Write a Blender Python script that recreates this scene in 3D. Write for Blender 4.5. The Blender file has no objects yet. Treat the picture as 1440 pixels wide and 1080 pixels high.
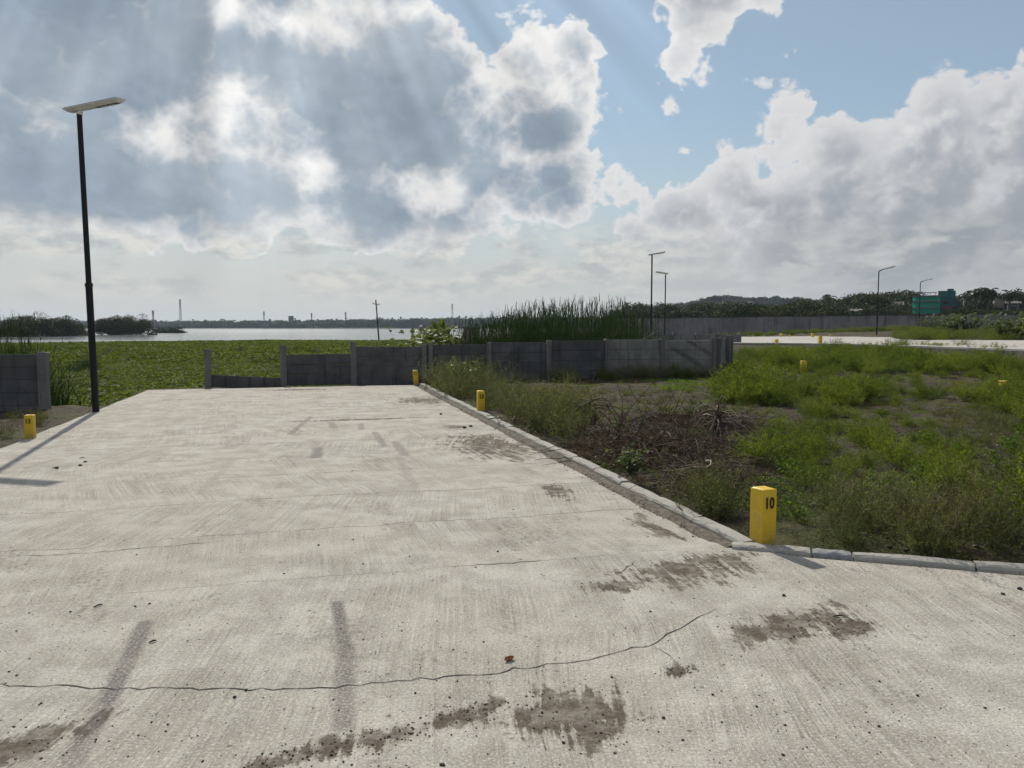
import bpy, bmesh, math, random
import numpy as np
from mathutils import Vector, Matrix, Euler

D = bpy.data
SC = bpy.context.scene
COL = SC.collection
R = math.radians
rng = random.Random(11)

# ------------------------------------------------------------------ camera
EYE = 1.6
PITCH = math.atan(80 / 1082)
cam_data = D.cameras.new('camera')
cam_data.sensor_width = 36.0
cam_data.lens = 36.0 * 1082 / 1440
cam_data.clip_start = 0.05
cam_data.clip_end = 20000
camera = D.objects.new('camera', cam_data)
camera.location = (0, 0, EYE)
camera.rotation_euler = (math.pi / 2 - PITCH, 0, 0)
COL.objects.link(camera)
SC.camera = camera

# ------------------------------------------------------------------ exposure and renderer
vs = SC.view_settings
vs.view_transform = 'Standard'
vs.look = 'None'
vs.exposure = 0.0
vs.gamma = 1.0
vs.use_curve_mapping = False
SC.cycles.use_denoising = True
SC.cycles.use_adaptive_sampling = True
SC.cycles.adaptive_threshold = 0.025
SC.cycles.max_bounces = 5
SC.cycles.diffuse_bounces = 2
SC.cycles.glossy_bounces = 2
SC.cycles.transmission_bounces = 3
SC.cycles.transparent_max_bounces = 12
SC.cycles.volume_bounces = 0
SC.cycles.caustics_reflective = False
SC.cycles.caustics_refractive = False
SC.cycles.sample_clamp_indirect = 4.0

SUN_AZ, SUN_EL = -20.4, 39.1          # degrees: left of straight ahead, above the horizon
SUN_DIR = Vector((math.sin(R(SUN_AZ)) * math.cos(R(SUN_EL)), math.cos(R(SUN_AZ)) * math.cos(R(SUN_EL)), math.sin(R(SUN_EL))))


# ------------------------------------------------------------------ small node language
class S:
    """a float or vector socket with arithmetic"""
    def __init__(self, nt, sock): self.nt, self.sock = nt, sock
    def _m(self, op, *a, clamp=False): return nmath(self.nt, op, *a, clamp=clamp)
    def __add__(s, o): return s._m('ADD', s, o)
    def __radd__(s, o): return s._m('ADD', o, s)
    def __sub__(s, o): return s._m('SUBTRACT', s, o)
    def __rsub__(s, o): return s._m('SUBTRACT', o, s)
    def __mul__(s, o): return s._m('MULTIPLY', s, o)
    def __rmul__(s, o): return s._m('MULTIPLY', o, s)
    def __truediv__(s, o): return s._m('DIVIDE', s, o)
    def __rtruediv__(s, o): return s._m('DIVIDE', o, s)
    def __pow__(s, o): return s._m('POWER', s, o)
    def __neg__(s): return s._m('MULTIPLY', s, -1.0)
    def abs(s): return s._m('ABSOLUTE', s)
    def sqrt(s): return s._m('SQRT', s)
    def clamp(s): return s._m('ADD', s, 0.0, clamp=True)
    def step(s, a, b, lo=0.0, hi=1.0, kind='SMOOTHSTEP'):
        n = s.nt.nodes.new('ShaderNodeMapRange'); n.interpolation_type = kind; n.clamp = True
        put(s.nt, n.inputs[0], s)
        for i, v in zip((1, 2, 3, 4), (a, b, lo, hi)): put(s.nt, n.inputs[i], v)
        return S(s.nt, n.outputs[0])


def put(nt, inp, v):
    if isinstance(v, S): nt.links.new(v.sock, inp)
    elif isinstance(v, (tuple, list)) and inp.type == 'RGBA' and len(v) == 3: inp.default_value = (*v, 1)
    else: inp.default_value = v


def nmath(nt, op, *a, clamp=False):
    n = nt.nodes.new('ShaderNodeMath'); n.operation = op; n.use_clamp = clamp
    for i, v in enumerate(a): put(nt, n.inputs[i], v)
    return S(nt, n.outputs[0])


def vmath(nt, op, *a, out=0):
    n = nt.nodes.new('ShaderNodeVectorMath'); n.operation = op
    for i, v in enumerate(a): put(nt, n.inputs[i], v)
    return S(nt, n.outputs[out])


def vscale(nt, v, k):
    n = nt.nodes.new('ShaderNodeVectorMath'); n.operation = 'SCALE'
    put(nt, n.inputs[0], v); put(nt, n.inputs[3], k)
    return S(nt, n.outputs[0])


def xyz(nt, v):
    n = nt.nodes.new('ShaderNodeSeparateXYZ'); put(nt, n.inputs[0], v)
    return [S(nt, o) for o in n.outputs]


def vec(nt, x, y, z):
    n = nt.nodes.new('ShaderNodeCombineXYZ')
    for i, v in enumerate((x, y, z)): put(nt, n.inputs[i], v)
    return S(nt, n.outputs[0])


def mixc(nt, f, a, b, mode='MIX'):
    n = nt.nodes.new('ShaderNodeMix'); n.data_type = 'RGBA'; n.blend_type = mode; n.clamp_factor = True
    put(nt, n.inputs[0], f); put(nt, n.inputs[6], a); put(nt, n.inputs[7], b)
    return S(nt, n.outputs[2])


def noise(nt, v, scale, detail=4, rough=0.5, dist=0.0, dims='3D', colour=False, lac=2.0):
    n = nt.nodes.new('ShaderNodeTexNoise'); n.noise_dimensions = dims
    if dims == '1D': put(nt, n.inputs['W'], v)
    else: put(nt, n.inputs['Vector'], v)
    n.inputs['Scale'].default_value = scale; n.inputs['Detail'].default_value = detail
    n.inputs['Roughness'].default_value = rough; n.inputs['Distortion'].default_value = dist
    n.inputs['Lacunarity'].default_value = lac
    return S(nt, n.outputs[1 if colour else 0])


def voronoi(nt, v, scale, feature='F1', detail=0.0, rough=0.5, rand=1.0, out='Distance', dims='3D'):
    n = nt.nodes.new('ShaderNodeTexVoronoi'); n.feature = feature; n.voronoi_dimensions = dims
    put(nt, n.inputs['Vector'], v); n.inputs['Scale'].default_value = scale
    if 'Detail' in n.inputs: n.inputs['Detail'].default_value = detail
    if 'Roughness' in n.inputs: n.inputs['Roughness'].default_value = rough
    n.inputs['Randomness'].default_value = rand
    return S(nt, n.outputs[out])


# ------------------------------------------------------------------ world: Nishita daylight with broken cumulus
def px_ae(x, y):
    """azimuth and elevation, in degrees, of a direction read off the photograph"""
    dx, dy = (x - 720) / 1082, (y - 540) / 1082
    f = math.cos(PITCH) - dy * math.sin(PITCH); u = -(math.sin(PITCH) + dy * math.cos(PITCH))
    return math.degrees(math.atan2(dx, f)), math.degrees(math.atan2(u, math.hypot(dx, f)))


def build_world():
    w = D.worlds.new('World'); SC.world = w; w.use_nodes = True
    nt = w.node_tree; nt.nodes.clear()
    out = nt.nodes.new('ShaderNodeOutputWorld'); bg = nt.nodes.new('ShaderNodeBackground')
    nt.links.new(bg.outputs[0], out.inputs[0])
    bg.inputs[1].default_value = 0.1
    sky = nt.nodes.new('ShaderNodeTexSky'); sky.sky_type = 'NISHITA'; sky.sun_disc = False
    sky.sun_elevation = R(SUN_EL); sky.sun_rotation = R(SUN_AZ)
    sky.altitude = 0; sky.air_density = 1.0; sky.dust_density = 0.4; sky.ozone_density = 1.3
    skyc = S(nt, sky.outputs[0])
    tc = nt.nodes.new('ShaderNodeTexCoord')
    d = vmath(nt, 'NORMALIZE', S(nt, tc.outputs['Generated']))
    x, y, z = xyz(nt, d)
    deg = 180 / math.pi
    az = nmath(nt, 'ARCTAN2', x, y) * deg
    el = nmath(nt, 'ARCSINE', z) * deg
    cosang = vmath(nt, 'DOT_PRODUCT', d, tuple(SUN_DIR), out=1)

    # -- where the cloud masses stand: (pixel x, y, half-width, half-height), ellipses in the sky joined into one outline
    MASS = [
        (120, 70, 600, 270), (560, 185, 175, 185), (770, 150, 100, 135), (770, 255, 125, 80), (540, 20, 105, 70), (470, 275, 420, 70), (60, 260, 320, 80),
        (985, 0, 92, 70), (1062, 0, 62, 36), (948, 75, 36, 58),
        (1092, 195, 52, 85), (1030, 250, 62, 60), (1195, 215, 82, 66), (1320, 190, 90, 82), (1445, 190, 110, 112), (1290, 330, 350, 150), (960, 310, 110, 55),
    ]
    THIN = [  # places where the bank is thin and the sun comes through
        (330, 165, 80, 38, .86), (440, 240, 36, 28, .85), (622, 275, 46, 30, .92), (545, 10, 85, 16, .80), (335, 20, 45, 24, .78), (215, 200, 55, 22, .55), (690, 110, 45, 70, .6), (775, 80, 85, 75, .80), (850, 170, 26, 60, .5), (450, 40, 40, 30, .5), (560, 265, 60, 20, .4),
    ]

    def place(bx, by, hw, hh):
        a0, e0 = px_ae(bx, by)
        c = math.cos(R(a0))
        n = vec(nt, (az - a0) * (1082 / deg / hw / c), (el - e0) * (1082 / deg / hh / c), 0.0)
        return n
    base = None
    for (bx, by, hw, hh) in MASS:
        r = vmath(nt, 'LENGTH', place(bx, by, hw, hh), out=1)
        g = (1.0 - r) * (min(hw, hh) / 70)
        base = g if base is None else nmath(nt, 'SMOOTH_MAX', base, g, 0.25)
    thin = None
    for (bx, by, hw, hh, wt) in THIN:
        n = place(bx, by, hw, hh)
        g = nmath(nt, 'EXPONENT', vmath(nt, 'DOT_PRODUCT', n, n, out=1) * -0.7) * wt
        thin = g if thin is None else thin + g
    # beyond those, the same kind of broken cumulus all round
    wide = (noise(nt, d, 2.2, 3, .5) - 0.5) * 5.0
    away = nmath(nt, 'MAXIMUM', az.abs().step(36, 50), el.step(23, 32))
    layout = base * (1.0 - away) + wide * away

    def density(v, lean=False):
        q = vmath(nt, 'MULTIPLY', v, (1, 1, 1.15))
        qd = vmath(nt, 'ADD', q, vscale(nt, noise(nt, q, 18, 3, .5, colour=True), .04))
        n1 = noise(nt, q, 11.0, 4 if lean else 9, .55, .2)
        p = voronoi(nt, qd, 17, 'F1', 1.5 if lean else 3.2, .56)
        return (n1 - 0.5) * 1.4 + (0.84 - p) * 0.64

    nd = density(d)
    dens = layout + nd
    nd2 = density(vmath(nt, 'NORMALIZE', vmath(nt, 'ADD', d, tuple(SUN_DIR * 0.026))), True)
    alpha = dens.step(-0.02, 0.15)
    thick = dens.step(0.0, 0.80)
    lit = (nd - nd2).step(-0.40, 0.45)
    glow = cosang.step(0.62, 0.97)
    right = az.step(6, 15)
    # cloud radiance (display units, times ten for the background strength): thin parts let the sun through, thick parts are grey
    bright = mixc(nt, glow, (6.9, 6.9, 7.0), (9.0, 8.9, 8.7))
    soft = noise(nt, d, 6.0, 4, .5).step(.36, .66)
    shade_l = mixc(nt, soft, (2.60, 3.20, 3.95), (4.0, 4.6, 5.2))
    shade = mixc(nt, right, shade_l, mixc(nt, el.step(2, 15), (2.9, 3.2, 3.55), (4.1, 4.35, 4.8)))
    litc = mixc(nt, right, vscale(nt, shade_l, 1.16), mixc(nt, el.step(2, 13), (4.2, 4.4, 4.7), (7.4, 7.4, 7.45)))
    core = mixc(nt, lit, shade, litc)
    gap = (thin * 0.95 - nd * 1.15 + soft * 0.2).step(0.40, 1.30) * (1.0 - right)
    cloud = mixc(nt, nmath(nt, 'MAXIMUM', 1.0 - thick, gap), core, bright)
    # clear sky, paler towards the hazy horizon
    hz = el.step(0, 16)
    horizon = mixc(nt, az.step(-15, 35), (6.1, 6.0, 5.6), (4.6, 4.8, 4.75))
    clear = mixc(nt, hz, horizon, vmath(nt, 'MULTIPLY', skyc, (.72, .86, .86)))
    clear = mixc(nt, .34, clear, (5.6, 6.05, 6.35))
    col = mixc(nt, alpha, clear, cloud)
    # low, hazy, stretched puffs above the horizon
    ql = vec(nt, az * 0.075, el * 0.16, 3.0)
    nl = noise(nt, ql, 2.2, 7, .55, .3)
    low = nl.step(.42, .54) * el.step(0.8, 3.0) * (1.0 - el.step(5.0, 8.5)) * 0.85
    lowc = mixc(nt, noise(nt, ql, 5.0, 5, .6).step(.38, .62), (4.5, 4.8, 4.9), (7.4, 7.2, 6.7))
    lowc = mixc(nt, right * 0.55, lowc, (4.6, 4.8, 4.9))
    col = mixc(nt, low, col, lowc)
    # haze swallows the cloud feet
    col = mixc(nt, (1.0 - el.step(-1.0, 7.0)) * 0.75, col, horizon)
    # sunbeams fanning out below the bright gap in the bank
    sx = SUN_DIR.cross(Vector((0, 0, 1))).normalized(); sy = sx.cross(SUN_DIR).normalized()
    phi = nmath(nt, 'ARCTAN2', vmath(nt, 'DOT_PRODUCT', d, tuple(sx), out=1), -vmath(nt, 'DOT_PRODUCT', d, tuple(sy), out=1))
    beam = (noise(nt, phi, 7.0, 2, .5, dims='1D') - 0.5) * cosang.step(0.76, 0.92) * 0.85
    col = vscale(nt, col, 1.0 + beam)
    # below the horizon: ground bounce
    col = mixc(nt, el.step(-3.0, -0.5), (2.0, 1.9, 1.7), col)
    nt.links.new(col.sock, bg.inputs[0])
    w.cycles.sampling_method = 'MANUAL'; w.cycles.sample_map_resolution = 512
    return w


build_world()

# ------------------------------------------------------------------ sun
sun_data = D.lights.new('sun', 'SUN')
sun_data.energy = 4.5
sun_data.angle = R(0.53)
sun_data.color = (1.0, 0.93, 0.82)
sun = D.objects.new('sun', sun_data)
sun.rotation_euler = SUN_DIR.to_track_quat('Z', 'Y').to_euler()
sun.location = (0, 0, 60)
COL.objects.link(sun)

# ------------------------------------------------------------------ geometry tools
SP, CP = math.sin(PITCH), math.cos(PITCH)


def G(x, y, z=0.0):
    """world point at height z seen at a place in the photograph (1440 x 1080)"""
    dx, dy = (x - 720) / 1082, (y - 540) / 1082
    k = (EYE - z) / (SP + dy * CP)
    return Vector((k * dx, k * (CP - dy * SP), z))


def V(x, y, Y):
    """world point at distance Y ahead seen at a place in the photograph"""
    dx, dy = (x - 720) / 1082, (y - 540) / 1082
    k = Y / (CP - dy * SP)
    return Vector((k * dx, Y, EYE - k * (SP + dy * CP)))


class MB:
    """collects faces; build() links them as one mesh object"""
    def __init__(s): s.v, s.f = [], []

    def add(s, vs, fs):
        o = len(s.v); s.v += [tuple(v) for v in vs]; s.f += [tuple(i + o for i in f) for f in fs]

    def box(s, c, size, rz=0.0, m=None, bevel=0.0):
        hx, hy, hz = size[0] / 2, size[1] / 2, size[2] / 2
        M = m or (Matrix.Translation(Vector(c)) @ Matrix.Rotation(rz, 4, 'Z'))
        if bevel <= 0:
            P = [M @ Vector((a * hx, b * hy, d * hz)) for d in (-1, 1) for a, b in ((-1, -1), (1, -1), (1, 1), (-1, 1))]
            s.add(P, [(3, 2, 1, 0), (4, 5, 6, 7), (0, 1, 5, 4), (1, 2, 6, 5), (2, 3, 7, 6), (3, 0, 4, 7)])
            return
        b = bevel
        ring = lambda k, z: [M @ Vector((x, y, z)) for x, y in ((-hx + k, -hy + k), (hx - k, -hy + k), (hx - k, hy - k), (-hx + k, hy - k))]
        P = ring(b, -hz) + ring(0, -hz + b) + ring(0, hz - b) + ring(b, hz)
        F = [(3, 2, 1, 0), (12, 13, 14, 15)]
        for L in range(3):
            for i in range(4):
                j = (i + 1) % 4
                F.append((L * 4 + i, L * 4 + j, L * 4 + 4 + j, L * 4 + 4 + i))
        s.add(P, F)

    def tube(s, pts, radii, n=8, cap=True):
        pts = [Vector(p) for p in pts]
        if not isinstance(radii, (list, tuple)): radii = [radii] * len(pts)
        P = []; up = Vector((0.31, 0.17, 0.93))
        for i, p in enumerate(pts):
            t = (pts[min(i + 1, len(pts) - 1)] - pts[max(i - 1, 0)])
            if t.length < 1e-9: t = Vector((0, 0, 1))
            t.normalize()
            a = t.cross(up)
            if a.length < 1e-3: a = t.cross(Vector((1, 0, 0)))
            a.normalize(); b = t.cross(a)
            for k in range(n):
                th = 2 * math.pi * k / n
                P.append(p + (a * math.cos(th) + b * math.sin(th)) * radii[i])
        F = []
        for i in range(len(pts) - 1):
            for k in range(n):
                k2 = (k + 1) % n
                F.append((i * n + k, i * n + k2, (i + 1) * n + k2, (i + 1) * n + k))
        if cap:
            F.append(tuple(range(n))[::-1]); F.append(tuple((len(pts) - 1) * n + k for k in range(n)))
        s.add(P, F)

    def prism(s, poly, z0, z1):
        n = len(poly)
        P = [(p[0], p[1], z0) for p in poly] + [(p[0], p[1], z1) for p in poly]
        F = [tuple(range(n))[::-1], tuple(range(n, 2 * n))]
        for i in range(n):
            j = (i + 1) % n
            F.append((i, j, n + j, n + i))
        s.add(P, F)

    def mesh(s, name, off=None):
        me = D.meshes.new(name)
        vs = s.v if off is None else [(a[0] - off[0], a[1] - off[1], a[2] - off[2]) for a in s.v]
        me.from_pydata(vs, [], s.f); me.update()
        return me

    def build(s, name, mat, parent=None, world=False, smooth=False):
        off = parent.location if (world and parent) else None
        return link(name, s.mesh(name, off), mat, parent, smooth)


def link(name, me, mat, parent=None, smooth=False):
    if mat is not None and not me.materials: me.materials.append(mat)
    if smooth: me.polygons.foreach_set('use_smooth', [True] * len(me.polygons))
    o = D.objects.new(name, me); COL.objects.link(o)
    if parent: o.parent = parent
    return o


def np_mesh(name, verts, quads, mat=None, smooth=False):
    """verts (N,3), quads (M,4) arrays -> mesh"""
    me = D.meshes.new(name)
    verts = np.asarray(verts, np.float32); quads = np.asarray(quads, np.int32)
    k = quads.shape[1]
    me.vertices.add(len(verts)); me.vertices.foreach_set('co', verts.ravel())
    me.loops.add(quads.size); me.loops.foreach_set('vertex_index', quads.ravel())
    me.polygons.add(len(quads)); me.polygons.foreach_set('loop_start', np.arange(0, quads.size, k, dtype=np.int32))
    if smooth: me.polygons.foreach_set('use_smooth', np.ones(len(quads), bool))
    me.update(calc_edges=True); me.validate()
    if mat is not None: me.materials.append(mat)
    return me


def empty(name, loc=(0, 0, 0), rz=0.0):
    o = D.objects.new(name, None); COL.objects.link(o)
    o.location = loc; o.rotation_euler = (0, 0, rz); o.empty_display_size = 0.2
    return o


def tag(o, label=None, cat=None, group=None, kind=None):
    if label: o['label'] = label
    if cat: o['category'] = cat
    if group: o['group'] = group
    if kind: o['kind'] = kind
    return o


def copy_tree(o, parent=None):
    c = o.copy(); COL.objects.link(c); c.parent = parent
    for ch in o.children: copy_tree(ch, c)
    return c


def scatter(name, pts, rotz, scl, sources, idx, tilt=None):
    """one object whose points carry copies of the source meshes (geometry nodes)"""
    me = D.meshes.new(name)
    pts = np.asarray(pts, np.float32)
    me.vertices.add(len(pts)); me.vertices.foreach_set('co', pts.ravel())
    rot = np.zeros((len(pts), 3), np.float32); rot[:, 2] = rotz
    if tilt is not None: rot[:, 0] = tilt
    a = me.attributes.new('rot', 'FLOAT_VECTOR', 'POINT'); a.data.foreach_set('vector', rot.ravel())
    sc = np.asarray(scl, np.float32)
    if sc.ndim == 1: sc = np.stack([sc, sc, sc], 1)
    a = me.attributes.new('scl', 'FLOAT_VECTOR', 'POINT'); a.data.foreach_set('vector', np.ascontiguousarray(sc, np.float32).ravel())
    a = me.attributes.new('idx', 'INT', 'POINT'); a.data.foreach_set('value', np.asarray(idx, np.int32))
    me.update()
    o = D.objects.new(name, me); COL.objects.link(o)
    c = D.collections.new(name + '_source')
    for i, m in enumerate(sources):
        so = D.objects.new('%s_source_%02d' % (name, i), m); c.objects.link(so)
    ng = D.node_groups.new(name + '_scatter', 'GeometryNodeTree')
    ng.interface.new_socket('Geometry', in_out='INPUT', socket_type='NodeSocketGeometry')
    ng.interface.new_socket('Geometry', in_out='OUTPUT', socket_type='NodeSocketGeometry')
    N = ng.nodes
    gi, go = N.new('NodeGroupInput'), N.new('NodeGroupOutput')
    ip, ci = N.new('GeometryNodeInstanceOnPoints'), N.new('GeometryNodeCollectionInfo')
    ci.inputs['Collection'].default_value = c; ci.inputs['Separate Children'].default_value = True; ci.inputs['Reset Children'].default_value = True
    def named(t, n):
        q = N.new('GeometryNodeInputNamedAttribute'); q.data_type = t; q.inputs['Name'].default_value = n
        return q.outputs['Attribute']
    L = ng.links
    L.new(gi.outputs[0], ip.inputs['Points']); L.new(ci.outputs[0], ip.inputs['Instance'])
    ip.inputs['Pick Instance'].default_value = True
    L.new(named('INT', 'idx'), ip.inputs['Instance Index'])
    L.new(named('FLOAT_VECTOR', 'rot'), ip.inputs['Rotation'])
    L.new(named('FLOAT_VECTOR', 'scl'), ip.inputs['Scale'])
    L.new(ip.outputs[0], go.inputs[0])
    md = o.modifiers.new('scatter', 'NODES'); md.node_group = ng
    return o


# ------------------------------------------------------------------ materials
MATS = {}


def newmat(name):
    m = D.materials.new(name); m.use_nodes = True
    nt = m.node_tree
    b = nt.nodes['Principled BSDF']
    MATS[name] = m
    return m, nt, b


def pos(nt):
    n = nt.nodes.new('ShaderNodeNewGeometry')
    return S(nt, n.outputs['Position'])


def objco(nt):
    n = nt.nodes.new('ShaderNodeTexCoord')
    return S(nt, n.outputs['Object'])


def bump(nt, b, height, strength, dist):
    n = nt.nodes.new('ShaderNodeBump'); n.inputs['Strength'].default_value = strength; n.inputs['Distance'].default_value = dist
    put(nt, n.inputs['Height'], height); nt.links.new(n.outputs[0], b.inputs['Normal'])


def plain(name, c, rough=0.6, metal=0.0, var=0.15, scale=12.0, world=True, spec=0.4):
    m, nt, b = newmat(name)
    p = pos(nt) if world else objco(nt)
    n = noise(nt, p, scale, 5, .6)
    lo = tuple(x * (1 - var) for x in c); hi = tuple(min(1, x * (1 + var)) for x in c)
    put(nt, b.inputs['Base Color'], mixc(nt, n.step(.3, .7), lo, hi))
    put(nt, b.inputs['Roughness'], n.step(0, 1, max(0, rough - .12), min(1, rough + .12)))
    b.inputs['Metallic'].default_value = metal
    b.inputs['Specular IOR Level'].default_value = spec
    return m


def leafmat(name, cols, trans=0.35, rough=0.6, spec=0.12, tcol=None):
    """leaf: each leaf its own tone, light coming through"""
    m = D.materials.new(name); m.use_nodes = True; MATS[name] = m
    nt = m.node_tree; nt.nodes.clear()
    out = nt.nodes.new('ShaderNodeOutputMaterial')
    geo = nt.nodes.new('ShaderNodeNewGeometry'); oi = nt.nodes.new('ShaderNodeObjectInfo')
    r = S(nt, geo.outputs['Random Per Island']); ro = S(nt, oi.outputs['Random'])
    t = (r * 0.6 + ro * 0.4)
    ramp = nt.nodes.new('ShaderNodeValToRGB'); put(nt, ramp.inputs[0], t)
    el = ramp.color_ramp.elements
    while len(el) < len(cols): el.new(0.5)
    for i, c in enumerate(cols):
        el[i].position = 0.18 + 0.64 * i / max(1, len(cols) - 1); el[i].color = (*c, 1)
    col = S(nt, ramp.outputs[0])
    bs = nt.nodes.new('ShaderNodeBsdfPrincipled')
    put(nt, bs.inputs['Base Color'], col); bs.inputs['Roughness'].default_value = rough; bs.inputs['Specular IOR Level'].default_value = spec
    tr = nt.nodes.new('ShaderNodeBsdfTranslucent')
    put(nt, tr.inputs[0], vmath(nt, 'MULTIPLY', col, tcol or (1.35, 1.35, .55)))
    mx = nt.nodes.new('ShaderNodeMixShader'); mx.inputs[0].default_value = trans
    nt.links.new(bs.outputs[0], mx.inputs[1]); nt.links.new(tr.outputs[0], mx.inputs[2])
    nt.links.new(mx.outputs[0], out.inputs[0])
    return m

# ------------------------------------------------------------------ layout of the place (metres; camera at the origin, looking along +Y)
RD_U = Vector((-0.2590, 0.9659)).normalized()      # the concrete road runs this way
RD_V = Vector((RD_U.y, -RD_U.x))                    # and this is its right
RD_A = Vector((1.485, 5.533))                       # right edge of the slab where the kerb turns
RD_W, RD_L = 6.78, 16.35


def road_pt(s, t): return RD_A + RD_U * s + RD_V * t
def road_st(x, y):
    r = Vector((x, y)) - RD_A
    return r.dot(RD_U), r.dot(RD_V)


K_DIR = Vector((0.954, -0.2995)).normalized()
K_C1, K_C2 = Vector((2.06, 5.25)), Vector((2.14, 5.225))
WATER_Z = -0.80
HAZE_TOP = 75.0


def sm(a, b, x):
    t = np.clip((x - a) / (b - a), 0, 1)
    return t * t * (3 - 2 * t)


def _hash(ix, iy):
    n = np.sin(ix * 127.1 + iy * 311.7) * 43758.5453
    return n - np.floor(n)


def vnoise(x, y):
    x = np.asarray(x, float); y = np.asarray(y, float)
    ix, iy = np.floor(x), np.floor(y); fx, fy = x - ix, y - iy
    fx, fy = fx * fx * (3 - 2 * fx), fy * fy * (3 - 2 * fy)
    a, b, c, d = _hash(ix, iy), _hash(ix + 1, iy), _hash(ix, iy + 1), _hash(ix + 1, iy + 1)
    return (a + (b - a) * fx) * (1 - fy) + (c + (d - c) * fx) * fy


def fbm(x, y, o=4):
    s, a, t = 0, 0.5, 0
    for i in range(o):
        s = s + a * vnoise(x * 2 ** i + 17.3 * i, y * 2 ** i + 5.1 * i); t += a; a *= 0.5
    return s / t


def lake_depth(x, y):
    """0 on land, 1 in the lake"""
    x = np.asarray(x, float); y = np.asarray(y, float)
    s = (x - RD_A.x) * RD_U.x + (y - RD_A.y) * RD_U.y
    t = (x - RD_A.x) * RD_V.x + (y - RD_A.y) * RD_V.y
    xs = -0.5 + 0.12 * (y - 24) + np.clip(y - 400, 0, 2000) * .05
    r1 = np.minimum(y - 16.3 - .4 * (vnoise(x * .6, y * .6) - .5), -6.95 - t)
    r2 = np.minimum(s - 17.75, xs - x)
    d = np.maximum(r1, r2)
    d = np.minimum(d, 1230 + 60 * (vnoise(x * .004, 3.3) - .5) - y)
    return sm(0.0, 0.9, d)


def height(x, y):
    x = np.asarray(x, float); y = np.asarray(y, float)
    s = (x - RD_A.x) * RD_U.x + (y - RD_A.y) * RD_U.y
    t = (x - RD_A.x) * RD_V.x + (y - RD_A.y) * RD_V.y
    right = np.clip(np.minimum(t, 100), -50, 100)
    kk = (x - K_C2.x) * K_DIR.y * -1 + (y - K_C2.y) * K_DIR.x      # distance beyond the right-hand kerb
    infield = np.minimum(t - 0.35, kk - 0.25)
    h = np.full(x.shape, -0.07)
    f = sm(0, .5, infield)
    rough = (fbm(x * 1.3, y * 1.3, 4) - .5) * .14
    h = h + f * (0.05 + rough + .40 * sm(15, 36, y))
    dirt = sm(.1, .6, -RD_W - t) * (1 - sm(16, 17, y))
    h = h + dirt * ((fbm(x * 1.7, y * 1.7) - .5) * .12)
    # raised ground of the far plots
    ratio = x / np.maximum(y, 1)
    fp = sm(37, 39.5, y) * sm(.2, .24, ratio)
    h = h + fp * (.68 - .40)
    far = .35 + .8 * sm(.24, .50, ratio)
    w = sm(52, 88, y) * sm(.1, .16, ratio)
    h = h * (1 - w) + far * w
    # wooded hills on the right and the far shore
    h = h + 27 * np.exp(-(((x - 262) / 118) ** 2 + ((y - 960) / 150) ** 2)) * (.8 + .4 * vnoise(x * .03, y * .03)) * sm(400, 700, y)
    h = h + 25 * np.exp(-(((x - 450) / 170) ** 2 + ((y - 1050) / 200) ** 2)) * sm(400, 700, y)
    h = h + 3.0 * sm(1240, 1500, y)
    L = lake_depth(x, y)
    return h * (1 - L) + (-1.6) * L


def H(x, y): return float(height(np.array([x]), np.array([y]))[0])


# ------------------------------------------------------------------ ground
def mat_ground():
    m, nt, b = newmat('soil')
    p = pos(nt)
    n1 = noise(nt, p, .55, 5, .6); n2 = noise(nt, p, 6, 5, .65); n3 = noise(nt, p, 38, 4, .7)
    v = voronoi(nt, p, 26, 'F1', 1, .5)
    soil = mixc(nt, n2.step(.3, .7), (.028, .021, .016), (.076, .058, .044))
    soil = mixc(nt, n3.step(.54, .72), soil, (.115, .092, .072))
    cell = S(nt, voronoi(nt, p, 26, 'F1', 0, .5, out='Color').sock)
    st = v.step(.20, .30, 1, 0) * xyz(nt, cell)[0].step(.55, .62)
    soil = mixc(nt, st * .7, soil, mixc(nt, xyz(nt, cell)[1], (.10, .085, .075), (.36, .32, .29)))
    moss = (n1 * .75 + n2 * .35).step(.50, .68)
    y = xyz(nt, p)[1]
    moss = moss * n3.step(.30, .55)
    col = mixc(nt, moss * .8, soil, mixc(nt, n2, (.050, .070, .018), (.11, .125, .035)))
    far = y.step(90, 220)
    col = mixc(nt, far, col, (.035, .05, .022))
    put(nt, b.inputs['Base Color'], col); b.inputs['Roughness'].default_value = .95; b.inputs['Specular IOR Level'].default_value = .15
    bump(nt, b, n2 * .5 + n3 * .5 + st * .6, 1.0, .05)
    return m


def build_ground():
    front = np.radians(np.arange(-46, 46.01, .45)); back = np.radians(np.arange(50, 311, 7))
    ang = np.concatenate([front, back]); na = len(ang)
    rad = [0.6]
    while rad[-1] < 4000: rad.append(rad[-1] * 1.021)
    rad = np.array(rad)
    A, Rr = np.meshgrid(ang, rad)
    X, Y = np.sin(A) * Rr, np.cos(A) * Rr
    Z = height(X.ravel(), Y.ravel())
    v = np.stack([X.ravel(), Y.ravel(), Z], 1)
    nr = len(rad)
    i, j = np.meshgrid(np.arange(nr - 1), np.arange(na), indexing='ij')
    j2 = (j + 1) % na
    q = np.stack([i * na + j, (i + 1) * na + j, (i + 1) * na + j2, i * na + j2], -1).reshape(-1, 4)[:, ::-1]
    v = np.vstack([v, [[0, 0, -.07]]]); c = len(v) - 1
    me = np_mesh('ground', v, q, mat_ground(), True)
    o = link('ground', me, None)
    tag(o, kind='structure')


build_ground()


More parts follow.
